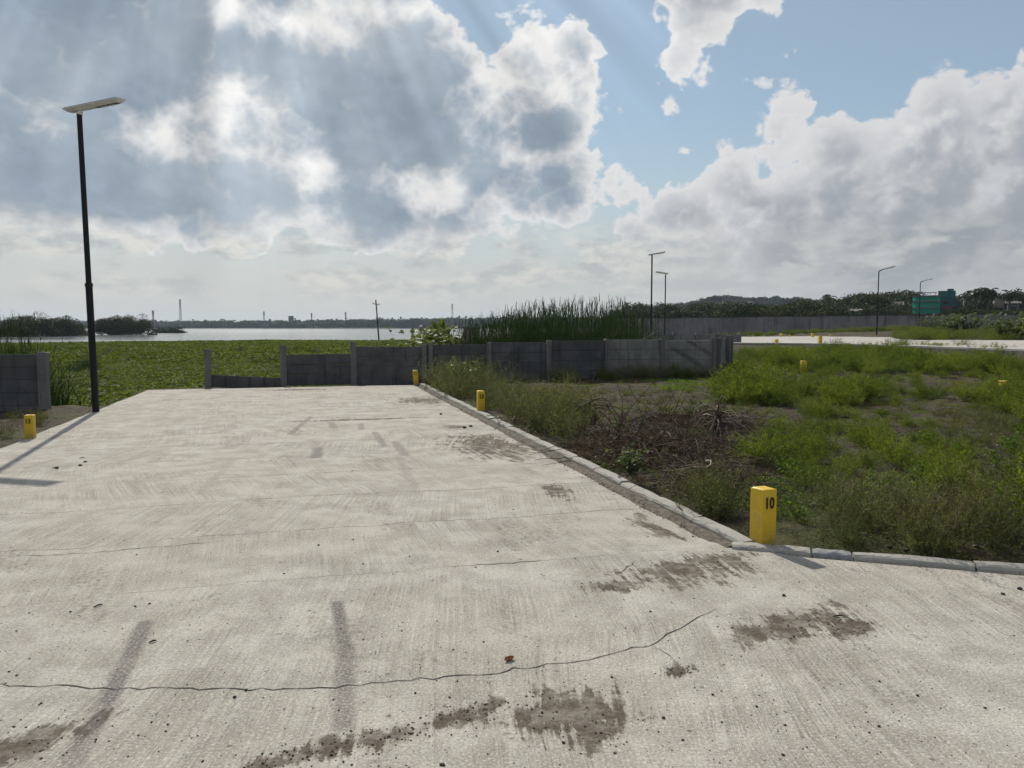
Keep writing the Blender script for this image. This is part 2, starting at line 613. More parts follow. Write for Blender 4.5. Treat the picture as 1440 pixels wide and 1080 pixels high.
# ------------------------------------------------------------------ lake
def build_lake():
    m, nt, b = newmat('lake_water')
    p = pos(nt)
    q = vmath(nt, 'MULTIPLY', p, (.35, 1.0, 1.0))
    w = noise(nt, q, 2.2, 4, .6)
    band = noise(nt, vmath(nt, 'MULTIPLY', p, (.006, .03, 1)), 1.0, 3, .5)
    b.inputs['Base Color'].default_value = (.035, .045, .045, 1)
    put(nt, b.inputs['Roughness'], band.step(.35, .65, .12, .26))
    b.inputs['IOR'].default_value = 1.33; b.inputs['Specular IOR Level'].default_value = .5
    bump(nt, b, w, .25, .10)
    mb = MB()
    mb.add([(-2600, 15, WATER_Z), (1100, 15, WATER_Z), (1100, 1500, WATER_Z), (-2600, 1500, WATER_Z)], [(0, 1, 2, 3)])
    tag(mb.build('lake_water', m), kind='structure')


build_lake()


# ------------------------------------------------------------------ concrete road slab
SAND = [  # dark sand lying on the slab: photo x, y, half-width m, half-length m (along the road), turn
    (690, 627, .46, .95, .0), (680, 620, .3, .6, .0), (595, 563, .50, .70, .2), (800, 1000, .22, .20, .3), (380, 1074, .11, .07, .3), (428, 1060, .11, .07, .3), (478, 1050, .11, .07, .3), (528, 1040, .12, .07, .3), (578, 1028, .12, .07, .3), (622, 1014, .11, .06, .3), (655, 1003, .09, .05, .3), (45, 1045, .22, .10, .5),
    (1130, 875, .34, .16, .4), (1075, 888, .16, .10, .2), (965, 805, .38, .20, .3), (860, 825, .14, .10, 0), (955, 943, .07, .05, .6), (915, 740, .10, .30, 0),
    (780, 690, .12, .30, 0), (640, 600, .16, .20, .3), (1190, 885, .18, .09, .3), (1000, 790, .30, .14, .3), (690, 992, .10, .05, .6), (840, 1030, .14, .10, .3),
    (420, 548, .8, .22, 0), (505, 590, .9, .10, .0),
]
TYRE = [  # rubber marks: photo x0, y0, x1, y1, half-width m, strength
    (205, 876, 152, 985, .042, .80), (152, 985, 100, 1075, .046, .55), (474, 848, 486, 915, .036, .85), (486, 915, 483, 1020, .046, .62), (437, 586, 408, 611, .045, .55),
    (447, 630, 445, 643, .07, .70), (527, 608, 541, 628, .05, .60), (556, 622, 569, 640, .06, .55), (465, 594, 470, 602, .06, .5), (560, 640, 590, 700, .05, .22), (507, 596, 508, 604, .05, .5), (330, 645, 280, 695, .05, .15),
]


def mat_slab():
    m, nt, b = newmat('brushed_concrete')
    p = pos(nt)
    x, y, z = xyz(nt, p)
    rx, ry = x - RD_A.x, y - RD_A.y
    s = rx * RD_U.x + ry * RD_U.y
    t = rx * RD_V.x + ry * RD_V.y
    n_big = noise(nt, p, .45, 4, .55); n_mid = noise(nt, p, 3.2, 6, .62); n_fine = noise(nt, p, 45, 5, .72)
    grit = noise(nt, p, 170, 3, .7)
    # pours about 1.2 m long with their joints
    wob = noise(nt, vec(nt, t * .5, s * .15, 2.0), 1.6, 4, .6) - .5
    sj = s / 1.22 + wob * .32
    cell = nmath(nt, 'FLOOR', sj)
    fr = sj - cell
    edge = nmath(nt, 'MINIMUM', fr, 1.0 - fr)
    joint = edge.step(.002, .010, 1, 0) * noise(nt, vec(nt, t, cell, 0.0), 2.6, 4, .6).step(.36, .54) * s.step(-.2, .3)
    wn = nt.nodes.new('ShaderNodeTexWhiteNoise'); wn.noise_dimensions = '1D'; put(nt, wn.inputs['W'], cell)
    rnd = S(nt, wn.outputs['Value'])
    # raked grooves, each pour at its own slant and fanning with the worker's reach
    sl = (fr - .5) * 1.22
    lane = noise(nt, vec(nt, t, cell * 3.1, 5.0), .45, 2, .5) - .5
    g = t + sl * ((rnd - .5) * .55 + lane * .7)
    g = g + (noise(nt, p, 2.0, 3, .5) - .5) * .022
    comb = nmath(nt, 'SINE', g * (2 * math.pi / .052)) * .5 + .5
    broom = noise(nt, vec(nt, g * 46.0, sl * 1.1, cell * 7.7), 1.0, 3, .6).step(.36, .64)
    broom2 = noise(nt, vec(nt, g * 17.0, sl * .6, cell * 3.7), 1.0, 3, .6).step(.38, .62)
    sel = noise(nt, p, .8, 3, .6).step(.50, .66)
    groove = broom * .6 + broom2 * .4
    groove = groove + (comb * .75 + broom * .25 - groove) * sel * .6
    gmask = noise(nt, p, 1.1, 5, .65).step(.40, .62, .25, 1.0)
    # colours
    g1 = noise(nt, p, 75, 3, .7); g2 = noise(nt, p, 24, 5, .75)
    col = mixc(nt, n_mid.step(.38, .62), (.355, .334, .298), (.485, .461, .416))
    col = mixc(nt, n_big.step(.38, .62) * .35, col, (.395, .362, .312))
    col = mixc(nt, (1.0 - groove) * gmask * .62, col, (.215, .194, .162))
    col = mixc(nt, g1.step(.50, .63) * .50, col, (.225, .203, .172))
    col = mixc(nt, g1.step(.47, .36) * .55, col, (.64, .615, .56))
    col = mixc(nt, g2.step(.55, .66) * .45, col, (.245, .220, .185))
    col = mixc(nt, grit.step(.62, .68) * .6, col, (.09, .08, .07))
    col = mixc(nt, joint * .7, col, (.10, .09, .08))
    # spots of darker damp mortar, pits
    pit = voronoi(nt, p, 14, 'F1', 0)
    pc = xyz(nt, voronoi(nt, p, 14, 'F1', 0, out='Color'))
    col = mixc(nt, pit.step(.08, .22, 1, 0) * pc[0].step(.80, .84) * g2.step(.44, .54) * .75, col, (.085, .075, .065))
    # rougher, scoured patches where old grooves hold dirt
    scour = noise(nt, vec(nt, t * 1.6, s * .55, 7.0), 1.3, 6, .68)
    col = mixc(nt, scour.step(.54, .65) * (1.0 - groove * .6) * g2.step(.42, .60) * .8, col, (.165, .148, .122))
    # sand
    warp = (noise(nt, vec(nt, t * 1.3, s, 1.0), 4.2, 7, .70) - .5) * 4.4 + (noise(nt, vec(nt, g * 22.0, s * 1.6, 3.0), 1.0, 4, .65) - .5) * 3.6 + (g2 - .5) * 1.6
    sand = None
    for (px, py, hw, hl, tn) in SAND:
        c = G(px, py); ss, tt = road_st(c.x, c.y)
        ds, dt = s - ss, t - tt
        c_, s_ = math.cos(tn), math.sin(tn)
        n = vec(nt, (dt * c_ + ds * s_) / hw, (ds * c_ - dt * s_) / hl, 0.0)
        k = 1.25 - vmath(nt, 'LENGTH', n, out=1)
        sand = k if sand is None else nmath(nt, 'MAXIMUM', sand, k)
    sandm = (nmath(nt, 'MAXIMUM', sand, -2.0) + warp - .05).step(.0, .55)
    halo = (nmath(nt, 'MAXIMUM', sand, -2.0) + warp * .6 + .35).step(.0, 1.2) * .45
    col = mixc(nt, halo, col, (.27, .238, .198))
    sandc = mixc(nt, n_fine.step(.3, .7), (.064, .051, .038), (.130, .107, .083))
    col = mixc(nt, sandm * noise(nt, p, 8, 5, .7).step(.34, .58, .45, .97), col, sandc)
    # tyre rubber
    tyre = None
    for (x0, y0, x1, y1, hw, st) in TYRE:
        a, c = G(x0, y0), G(x1, y1)
        ab = Vector((c.x - a.x, c.y - a.y)); L2 = ab.length_squared
        hx = ((x - a.x) * (ab.x / L2) + (y - a.y) * (ab.y / L2)).clamp()
        dx, dy = x - a.x - hx * ab.x, y - a.y - hx * ab.y
        dist = (dx * dx + dy * dy).sqrt()
        k = dist.step(hw * .45, hw * 1.5, st, 0)
        tyre = k if tyre is None else nmath(nt, 'MAXIMUM', tyre, k)
    tyre = tyre * g1.step(.38, .54, .5, 1.0) * n_mid.step(.34, .56, .55, 1.0)
    col = mixc(nt, tyre, col, (.10, .085, .090))
    put(nt, b.inputs['Base Color'], col)
    b.inputs['Roughness'].default_value = .92; b.inputs['Specular IOR Level'].default_value = .12
    hgt = groove * gmask * 1.5 * (1.0 - sandm * .8) + g2 * 1.1 + n_mid * .9 - joint * 1.4 + g1 * .8
    bump(nt, b, hgt, .55, .012)
    return m


def build_slab():
    K_end = K_C2 + K_DIR * 34
    P = [road_pt(RD_L, -RD_W), road_pt(-4.5, -RD_W), Vector((-12, -2.5)), Vector((-40, -5)), Vector((-40, -30)), Vector((K_end.x, -30)), K_end, K_C2, K_C1, road_pt(-.10, .17), road_pt(.12, .02), road_pt(.3, 0), road_pt(RD_L, 0)]
    # slightly uneven poured edges
    rr = random.Random(5); Q = []
    for i, a in enumerate(P):
        c = P[(i + 1) % len(P)]
        n = max(1, int((c - a).length / .45)) if (a.y > -3 or c.y > -3) and (c - a).length < 25 else 1
        nrm = Vector((-(c - a).y, (c - a).x)).normalized() if (c - a).length > 0 else Vector((0, 0))
        for k in range(n):
            q = a.lerp(c, k / n)
            if k: q = q + nrm * rr.uniform(-.022, .022)
            Q.append(q)
    mb = MB(); mb.prism(Q, -.35, 0.0)
    o = mb.build('concrete_road', mat_slab())
    tag(o, kind='structure')
    # the long crack and its branches
    cm = plain('crack_shadow', (.035, .030, .027), .95)
    for pts in CRACKS:
        r = random.Random(len(pts)); W = []
        g = [G(*q) for q in pts]
        for i in range(len(g) - 1):
            n = max(2, int((g[i + 1] - g[i]).length / .05))
            for k in range(n):
                q = g[i].lerp(g[i + 1], k / n); q += Vector((r.uniform(-.010, .010), r.uniform(-.016, .016), 0)); W.append(q)
        W.append(g[-1])
        c = MB(); vs_, fs_ = [], []
        for i, q in enumerate(W):
            tdir = (W[min(i + 1, len(W) - 1)] - W[max(i - 1, 0)]).normalized()
            e = min(1, i / 4, (len(W) - 1 - i) / 4) * r.uniform(.0012, .0042) + .0004
            nn = Vector((-tdir.y, tdir.x, 0)) * e
            vs_ += [(q + nn)[:2] + (0.0022,), (q - nn)[:2] + (0.0022,)]
            if i: fs_.append((2 * i - 2, 2 * i - 1, 2 * i + 1, 2 * i))
        c.add(vs_, fs_); c.build('crack', cm, o)
    return o


CRACKS = [
    [(-30, 962), (90, 966), (180, 969), (300, 970), (400, 970), (470, 967), (560, 958), (640, 951), (705, 946), (720, 941), (830, 927), (890, 912), (915, 907), (930, 898), (955, 884), (985, 866), (1010, 856)],
    [(915, 907), (940, 920), (955, 933)],
    [(895, 788), (880, 800), (860, 810)],
    [(0, 783), (90, 780), (170, 774), (260, 766), (320, 760)],
    [(640, 796), (720, 792), (780, 786)],
    [(0, 587), (90, 585), (190, 583), (330, 581), (470, 577), (580, 574)],
]
slab = build_slab()

# ------------------------------------------------------------------ kerb
def mat_kerb():
    m, nt, b = newmat('kerb_concrete')
    p = pos(nt); n1 = noise(nt, p, 4, 5, .6); n2 = noise(nt, p, 40, 4, .7)
    oi = nt.nodes.new('ShaderNodeObjectInfo'); r = S(nt, oi.outputs['Random'])
    col = mixc(nt, n1.step(.3, .7), (.31, .295, .262), (.45, .43, .39))
    col = mixc(nt, r * .35, col, (.30, .30, .29))
    col = mixc(nt, (n1 * .5 + n2 * .5).step(.50, .62) * .7, col, (.17, .15, .125))
    put(nt, b.inputs['Base Color'], col); b.inputs['Roughness'].default_value = .93; b.inputs['Specular IOR Level'].default_value = .12
    bump(nt, b, n1 * .4 + n2 * .6, .6, .012)
    return m


def kerb_mesh(length, rr):
    """one cast stone along local x, its foot in the ground, with a rounded road-side arris"""
    mb = MB(); n = 6
    prof = [(-.062, -.16), (-.062, .022), (-.054, .041), (-.037, .050), (.037, .052), (.052, .045), (.062, .028), (.062, -.16)]
    P = []
    for i in range(n + 1):
        xx = -length / 2 + length * i / n
        k = .006 if i in (0, n) else 0
        for (yy, zz) in prof:
            P.append((xx, yy * (1 - k * 4) + rr.uniform(-.003, .003), zz - (k if zz > 0 else 0) + rr.uniform(-.004, .003)))
    m = len(prof); F = []
    for i in range(n):
        for j in range(m):
            j2 = (j + 1) % m
            F.append((i * m + j, i * m + j2, (i + 1) * m + j2, (i + 1) * m + j))
    F.append(tuple(range(m))[::-1]); F.append(tuple(n * m + j for j in range(m)))
    mb.add(P, F)
    return mb


def build_kerb():
    km = mat_kerb(); rr = random.Random(3)
    root = tag(empty('kerb', (1.6, 5.5, 0)), kind='structure')
    meshes = [kerb_mesh(.735, rr).mesh('kerb_stone') for _ in range(4)]
    for me in meshes: me.materials.append(km)
    short = kerb_mesh(.27, rr).mesh('kerb_stone'); short.materials.append(km)
    blue = plain('fresh_mortar', (.215, .22, .228), .9, var=.25, scale=20)
    dark = kerb_mesh(.25, rr).mesh('kerb_stone'); dark.materials.append(blue)

    def stone(me, c, d, dz=0.0):
        o = D.objects.new('kerb_stone', me); COL.objects.link(o); o.parent = root
        o.location = (c.x - root.location.x, c.y - root.location.y, dz)
        o.rotation_euler = (rr.uniform(-.02, .02), rr.uniform(-.006, .006), math.atan2(d.y, d.x) + rr.uniform(-.008, .008))
    s = .30
    while s < RD_L + .3:
        q = road_pt(s, .235); stone(rr.choice(meshes), q, RD_U * -1, rr.uniform(-.012, .006)); s += .75
    # the turn: short stones, the middle one patched with fresh grey mortar
    T = [(1.735, 5.475, -16), (1.985, 5.395, -19), (2.245, 5.305, -17.5)]
    for i, (xx, yy, a) in enumerate(T):
        stone(dark if i == 2 else short, Vector((xx, yy)), Vector((math.cos(R(a)), math.sin(R(a)))), -.018)
    s = .62
    while s < 26:
        q = Vector((2.14, 5.34)) + K_DIR * (s + .0); stone(rr.choice(meshes), q, K_DIR, rr.uniform(-.02, -.008)); s += .75
    # dark silt lying between slab and kerb
    m = plain('silt', (.125, .108, .090), .97, var=.45, scale=18, spec=.1)
    mb = MB(); P, F = [], []
    n = 160
    for i in range(n + 1):
        ss = -.06 + (RD_L + .05) * i / n
        w = .01 + .03 * fbm(ss * 1.3, 1.7)
        e = 1
        for j, tt in enumerate((-.012, .03 + w, .09, .15, .172)):
            q = road_pt(ss, tt)
            z = (-.02, .004, .012 + .03 * float(vnoise(ss * 2.3, 9.)), .012 + .02 * float(vnoise(ss * 3.1, 4.)), .0)[j] * e - .006
            P.append((q.x, q.y, z))
        if i:
            for j in range(4): F.append((5 * i - 5 + j, 5 * i - 4 + j, 5 * i + 1 + j, 5 * i + j))
    mb.add(P, F)
    tag(mb.build('silt', m, smooth=True), kind='stuff', label='dark silt lying along the kerb channel', cat='silt')


build_kerb()


# ------------------------------------------------------------------ precast panel walls
def mat_precast(name, lo, hi, stain=.6, slant=False):
    m, nt, b = newmat(name)
    p = pos(nt); x, y, z = xyz(nt, p)
    oi = nt.nodes.new('ShaderNodeObjectInfo'); r = S(nt, oi.outputs['Random'])
    n1 = noise(nt, p, 2.2, 5, .62); n2 = noise(nt, p, 26, 5, .7)
    streak = noise(nt, vec(nt, x * 9.0, y * 9.0, z * .8), 1.0, 4, .6)
    col = mixc(nt, n1.step(.3, .7), lo, hi)
    col = mixc(nt, r * .5, col, tuple(a * .78 for a in lo))
    col = mixc(nt, streak.step(.5, .72) * stain, col, tuple(a * .45 for a in lo))
    col = mixc(nt, n2.step(.58, .72) * .4, col, tuple(a * 1.3 for a in hi))
    if slant:      # slanting darker bands in the colour of the paler boards
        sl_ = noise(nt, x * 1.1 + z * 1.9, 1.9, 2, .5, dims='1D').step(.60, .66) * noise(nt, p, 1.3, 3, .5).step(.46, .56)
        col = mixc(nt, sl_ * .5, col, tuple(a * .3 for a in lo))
    put(nt, b.inputs['Base Color'], col); b.inputs['Roughness'].default_value = .92; b.inputs['Specular IOR Level'].default_value = .15
    bump(nt, b, n1 * .5 + n2 * .5, .5, .012)
    return m


M_WALL = mat_precast('precast_concrete', (.075, .076, .080), (.125, .125, .128))
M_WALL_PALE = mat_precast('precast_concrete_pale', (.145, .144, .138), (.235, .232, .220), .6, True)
M_POST = mat_precast('post_concrete', (.135, .134, .132), (.205, .202, .195))


def panel_between(root, a, b, z0, z1, mat, rr, th=.05, tilt=0.0):
    """one precast board between two posts: bevelled long edges, slightly proud or sunk"""
    d = Vector((b[0] - a[0], b[1] - a[1])); L = d.length; d.normalize()
    n = Vector((d.y, -d.x)); off = rr.uniform(-.010, .010)
    c = Vector(((a[0] + b[0]) / 2 + n.x * off, (a[1] + b[1]) / 2 + n.y * off, (z0 + z1) / 2))
    M = Matrix.Translation(c) @ Matrix.Rotation(math.atan2(d.y, d.x), 4, 'Z') @ Matrix.Rotation(tilt, 4, 'Y')
    mb = MB(); mb.box((0, 0, 0), (L - .10, th, z1 - z0 - .003), m=M, bevel=.014)
    return mb.build('panel', mat, root, world=True)


def post_at(root, p, z0, z1, ang, mat, w=.15, dp=.15, lean=(0, 0)):
    mb = MB()
    M = Matrix.Translation(Vector((p[0], p[1], z0))) @ Euler((lean[0], lean[1], 0)).to_matrix().to_4x4() @ Matrix.Rotation(ang, 4, 'Z') @ Matrix.Translation((0, 0, (z1 - z0) / 2))
    mb.box((0, 0, 0), (w, dp, z1 - z0), m=M, bevel=.012)
    return mb.build('post', mat, root, world=True)


W_PTS = [(-8.28, 20.90), (-6.43, 21.60), (-4.57, 22.20), (-2.55, 22.42), (-.66, 22.42), (1.07, 22.32), (2.77, 22.60), (4.50, 23.05), (6.18, 23.62), (7.30, 25.75)]


def build_walls():
    rr = random.Random(8)
    root = empty('precast_wall', (-1.0, 22.4, 0))
    tag(root, 'low grey wall of stacked precast boards along the end of the concrete road', 'wall')
    tops = [491, 485, 481, 484, 481, 478.5, 476.5, 476.5, 474, 471.5]
    for i, p in enumerate(W_PTS):
        pxx = 720 + 1082 * p[0] / p[1]
        zt = V(pxx, tops[i], p[1]).z
        a = W_PTS[max(i - 1, 0)]; b = W_PTS[min(i + 1, len(W_PTS) - 1)]
        ang = math.atan2(b[1] - a[1], b[0] - a[0])
        post_at(root, p, -.5, zt, ang, M_POST, .17 if i < 3 else .14, .15, (rr.uniform(-.01, .01), rr.uniform(-.012, .012)))
    # height of each bay's top edge (photo rows at its middle)
    bay = [None, 498, 487.5, 484.5, 481.5, 479.0, 477.5, 478.5, 475.5]
    rows = [1, 3, 4, 4, 5, 5, 5, 5, 5]
    for i in range(len(W_PTS) - 1):
        a, b = W_PTS[i], W_PTS[i + 1]
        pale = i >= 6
        if i == 0:      # one loose board left, slipped to one side
            panel_between(root, a, b, -.10, .24, M_WALL, rr, tilt=R(4.0))
            continue
        mx, my = (a[0] + b[0]) / 2, (a[1] + b[1]) / 2
        zt = V(720 + 1082 * mx / my, bay[i], my).z
        for k in range(rows[i]):
            z1 = zt - k * .295
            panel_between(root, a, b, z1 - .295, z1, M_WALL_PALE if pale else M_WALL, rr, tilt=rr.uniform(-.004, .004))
    # twin posts where the wall turns the corner
    post_at(root, (6.42, 23.80), -.4, 1.28, .9, M_POST, .12, .12)
    post_at(root, (7.05, 25.1), -.4, 1.33, 1.1, M_POST, .13, .13)
    post_at(root, (-2.36, 22.40), -.4, 1.16, 0, M_POST, .12, .12)

    left = empty('precast_wall', (-10.2, 15.35, 0))
    tag(left, 'short grey precast board wall behind the marker painted 13, by the lake', 'wall')
    pts = [(-9.42, 15.45), (-11.3, 15.20), (-13.2, 14.95), (-15.1, 14.7), (-17.0, 14.45)]
    for i, p in enumerate(pts):
        post_at(left, p, -.5, 1.10, R(8), M_POST, .17, .16)
    for i in range(4):
        for k in range(5):
            panel_between(left, pts[i], pts[i + 1], 1.06 - (k + 1) * .262, 1.06 - k * .262, M_WALL, rr)

    # a lower, broken run of the same boards on the plot behind
    back = empty('precast_wall', (9.5, 40, 0.2))
    tag(back, 'low distant precast wall with protruding posts, seen just above the near wall', 'wall')
    q = [V(px_, 474, 42).xy for px_ in (884, 917, 948, 980, 1012, 1040)]
    for i, p in enumerate(q):
        post_at(back, p, -.3, V(900, 468.5 + (i % 2), 42).z + .05, 0, M_POST, .16, .16)
    for i in range(len(q) - 1):
        for k in range(4):
            zt = V(900, 470.5, 42).z
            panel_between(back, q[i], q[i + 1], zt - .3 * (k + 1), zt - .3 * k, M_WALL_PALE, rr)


build_walls()


# ------------------------------------------------------------------ the far compound wall and far roads
def mat_render():
    m, nt, b = newmat('stained_plaster')
    p = pos(nt); x, y, z = xyz(nt, p)
    n1 = noise(nt, p, .35, 5, .6); st = noise(nt, vec(nt, x * 1.6, y * 1.6, z * .22), 1.0, 5, .65)
    col = mixc(nt, n1.step(.3, .7), (.15, .14, .142), (.23, .215, .212))
    col = mixc(nt, st.step(.48, .70) * .75, col, (.07, .066, .068))
    put(nt, b.inputs['Base Color'], col); b.inputs['Roughness'].default_value = .95
    bump(nt, b, n1 + st, .4, .05)
    return m


def build_far_setting():
    mr = mat_render(); cap = plain('wall_coping', (.055, .055, .052), .9)
    root = empty('compound_wall', (35, 114, .8))
    tag(root, 'long stained plaster boundary wall beyond the far concrete road', 'wall')
    pxs = [870, 960, 1040, 1074, 1150, 1225, 1300, 1370, 1450, 1530]
    for i in range(len(pxs) - 1):
        a = V(pxs[i], 460, 118 - i * .8).xy; b = V(pxs[i + 1], 460, 118 - (i + 1) * .8).xy
        z0, z1 = min(H(a.x, a.y), H(b.x, b.y)) - .5, V(pxs[i], 447.3 - i * .62, 117).z
        mb = MB(); d = (b - a); c = (a + b) / 2
        mb.box((c.x, c.y, (z0 + z1) / 2), (d.length - .06, .3, z1 - z0), math.atan2(d.y, d.x), bevel=.02)
        p = mb.build('panel', mr, root, world=True)
        mb = MB(); mb.box((c.x, c.y, z1 + .06), (d.length + .02, .42, .14), math.atan2(d.y, d.x), bevel=.02)
        mb.build('coping', cap, root, world=True)
        mb = MB(); mb.box((a.x, a.y, (z0 + z1) / 2), (.34, .40, z1 - z0 - .02), math.atan2(d.y, d.x))
        mb.build('pier', mr, root, world=True)
    # the far concrete road on its low bank
    fc, nt, b = newmat('far_concrete')
    p = pos(nt); n = noise(nt, p, .5, 6, .65); n2 = noise(nt, p, 6, 4, .65)
    col = mixc(nt, n.step(.3, .7), (.32, .30, .27), (.42, .40, .365)); col = mixc(nt, n2.step(.58, .7) * .5, col, (.24, .21, .18))
    put(nt, b.inputs['Base Color'], col); b.inputs['Roughness'].default_value = .93
    zr = .78
    near = [G(x, y, zr) for x, y in ((940, 481), (1040, 482), (1130, 482.6), (1235, 484.6), (1330, 487.6), (1440, 491.3), (1640, 500))]
    far = [G(x, y, zr) for x, y in ((1640, 480), (1440, 478.6), (1300, 477.6), (1285, 475), (1290, 472.5), (1270, 471.4), (1235, 471.6), (1100, 473.2), (940, 474.2))]
    mb = MB(); mb.prism([q.xy for q in near + far], .25, zr)
    tag(mb.build('far_road', fc), kind='structure')
    # rubble bank holding its near edge
    bank = plain('bank_rubble', (.10, .092, .088), .95, var=.6, scale=6)
    bank.node_tree.nodes['Principled BSDF'].inputs['Specular IOR Level'].default_value = .1
    mb = MB(); P, F = [], []
    pts = []
    for i in range(len(near) - 1):
        for k in range(14): pts.append(near[i].lerp(near[i + 1], k / 14))
    for i, q in enumerate(pts):
        r_ = [float(fbm(q.x * 1.1 + 9 * j, j * 3.1 + i * .37)) for j in range(4)]
        P += [(q.x, q.y - .01, zr - .07), (q.x + .1 * r_[0], q.y - .25 - .5 * r_[1], zr - .22 - .10 * r_[1]), (q.x, q.y - .8 - 1.0 * r_[2], .44 + .2 * r_[2]), (q.x, q.y - 2.2 - r_[3], .05)]
        if i:
            for j in range(3): F.append((4 * i - 4 + j, 4 * i - 3 + j, 4 * i + 1 + j, 4 * i + j))
    mb.add(P, F); tag(mb.build('road_bank', bank), kind='structure')
    # a strip of paving further back
    a = [G(1268, 465.6, 1.16), G(1380, 465.9, 1.16), G(1380, 464.9, 1.16), G(1268, 464.7, 1.16)]
    mb = MB(); mb.prism([q.xy for q in a], .6, 1.16)
    tag(mb.build('back_road', fc), kind='structure')


build_far_setting()

# ------------------------------------------------------------------ street lamps
M_BLACK = plain('black_pole_paint', (.012, .013, .016), .5, var=.3, scale=5, world=False, spec=.2)
M_GREY = plain('lamp_housing', (.66, .67, .64), .5, metal=.0, var=.08, scale=8, world=False)
M_LENS = plain('led_lens', (.62, .60, .55), .25, var=.1, scale=30, world=False)
M_DARKG = plain('led_board', (.03, .03, .035), .4, var=.2, scale=30, world=False)
M_SOLAR = plain('solar_cells', (.012, .016, .04), .2, var=.3, scale=6, world=False, spec=.7)


def build_lamp(hgt, arm=False):
    """pole with a thicker foot sleeve and an all-in-one solar head whose long side points along local +x"""
    root = empty('street_lamp')
    mb = MB(); mb.tube([(0, 0, -.3), (0, 0, 2.42)], .062, 14); mb.build('pole_sleeve', M_BLACK, root, smooth=False)
    mb = MB(); mb.tube([(0, 0, 2.40), (0, 0, 2.46)], [.072, .068], 14); mb.build('collar', M_BLACK, root)
    mb = MB(); mb.tube([(0, 0, 2.44), (0, 0, hgt - .10)], [.050, .046], 14); mb.build('pole', M_BLACK, root)
    mb = MB(); mb.tube([(0, 0, .0), (0, 0, .03)], [.10, .095], 14); mb.build('base_plate', M_BLACK, root)
    if not arm:
        head = Matrix.Translation((.30, 0, hgt + .02)) @ Matrix.Rotation(R(-9), 4, 'Y') @ Matrix.Rotation(R(9), 4, 'X')
        L, Wd = 1.06, .30
        mb = MB(); mb.tube([(0, 0, hgt - .14), (.02, 0, hgt - .03)], [.058, .05], 12); mb.build('bracket', M_GREY, root)
    else:
        mb = MB(); mb.tube([(0, 0, hgt - .14), (.03, 0, hgt - .06), (.36, 0, hgt + .06)], .045, 10); mb.build('bracket', M_BLACK, root)
        head = Matrix.Translation((.86, 0, hgt + .21)) @ Matrix.Rotation(R(-15), 4, 'Y') @ Matrix.Rotation(R(4), 4, 'X')
        L, Wd = 1.10, .30
    # housing: a shallow tray, its underside narrower than its top
    P = []
    for (a, b, z) in ((L / 2 - .05, Wd / 2 - .07, -.045), (L / 2, Wd / 2, .012), (L / 2, Wd / 2, .026)):
        P += [head @ Vector((sx * a, sy * b, z)) for sx, sy in ((-1, -1), (1, -1), (1, 1), (-1, 1))]
    F = [(3, 2, 1, 0), (8, 9, 10, 11)]
    for l in range(2):
        for i in range(4):
            j = (i + 1) % 4; F.append((l * 4 + i, l * 4 + j, l * 4 + 4 + j, l * 4 + 4 + i))
    mb = MB(); mb.add(P, F); hs = mb.build('lamp_head', M_GREY, root)
    mb = MB(); mb.box((0, 0, 0), (L - .04, Wd - .03, .008), m=head @ Matrix.Translation((0, 0, .032))); mb.build('solar_panel', M_SOLAR, hs)
    mb = MB(); mb.box((0, 0, 0), (.42, .13, .006), m=head @ Matrix.Translation((.24, 0, -.049))); mb.build('led_board', M_DARKG, hs)
    for k in (.17, .33):
        mb = MB(); mb.box((0, 0, 0), (.12, .09, .012), m=head @ Matrix.Translation((k, 0, -.056)), bevel=.004); mb.build('led_lens', M_LENS, hs)
    return root


lampA = build_lamp(5.68)
p = G(135, 579); lampA.location = (p.x, p.y, -.04); lampA.rotation_euler = (R(.3), R(-.75), R(-4))
tag(lampA, 'tall black street lamp with pale solar head at the left edge of the concrete road', 'street lamp', 'solar street lamps')
LAMPS = [
    (917, 357, 48.0, 'black street lamp standing tallest just behind the reed bed', -14, False),
    (936, 384, 64.0, 'black street lamp right behind the one by the reeds, its head reversed', 176, False),
    (1236, 380, 70.0, 'black street lamp with slanting arm on the far road, in front of boundary wall', -4, True),
    (1294.5, 396, 94.0, 'smaller black street lamp in front of the green netted building', -6, True),
]
lampB = build_lamp(5.85, True)
usedB = False
for (lx, ty, Y, lab, rz, arm) in LAMPS:
    if arm:
        o = lampB if not usedB else copy_tree(lampB); usedB = True
    else:
        o = copy_tree(lampA)
    q = V(lx, ty, Y); base = H(q.x, q.y)
    k = (q.z - base) / (5.68 if not arm else 5.85)
    o.location = (q.x, q.y, base); o.rotation_euler = (0, 0, R(rz)); o.scale = (1, 1, k) if abs(k - 1) < .25 else (1, 1, 1)
    tag(o, lab, 'street lamp', 'solar street lamps')
# one more stands outside the right edge; only the tip of its head reaches into view
q = V(1452, 317, 40.0)
o = copy_tree(lampA); o.location = (q.x + .55, q.y, q.z - 5.72); o.rotation_euler = (0, 0, R(178))
tag(o, 'street lamp of which only the head tip shows at the right edge of the picture', 'street lamp', 'solar street lamps')


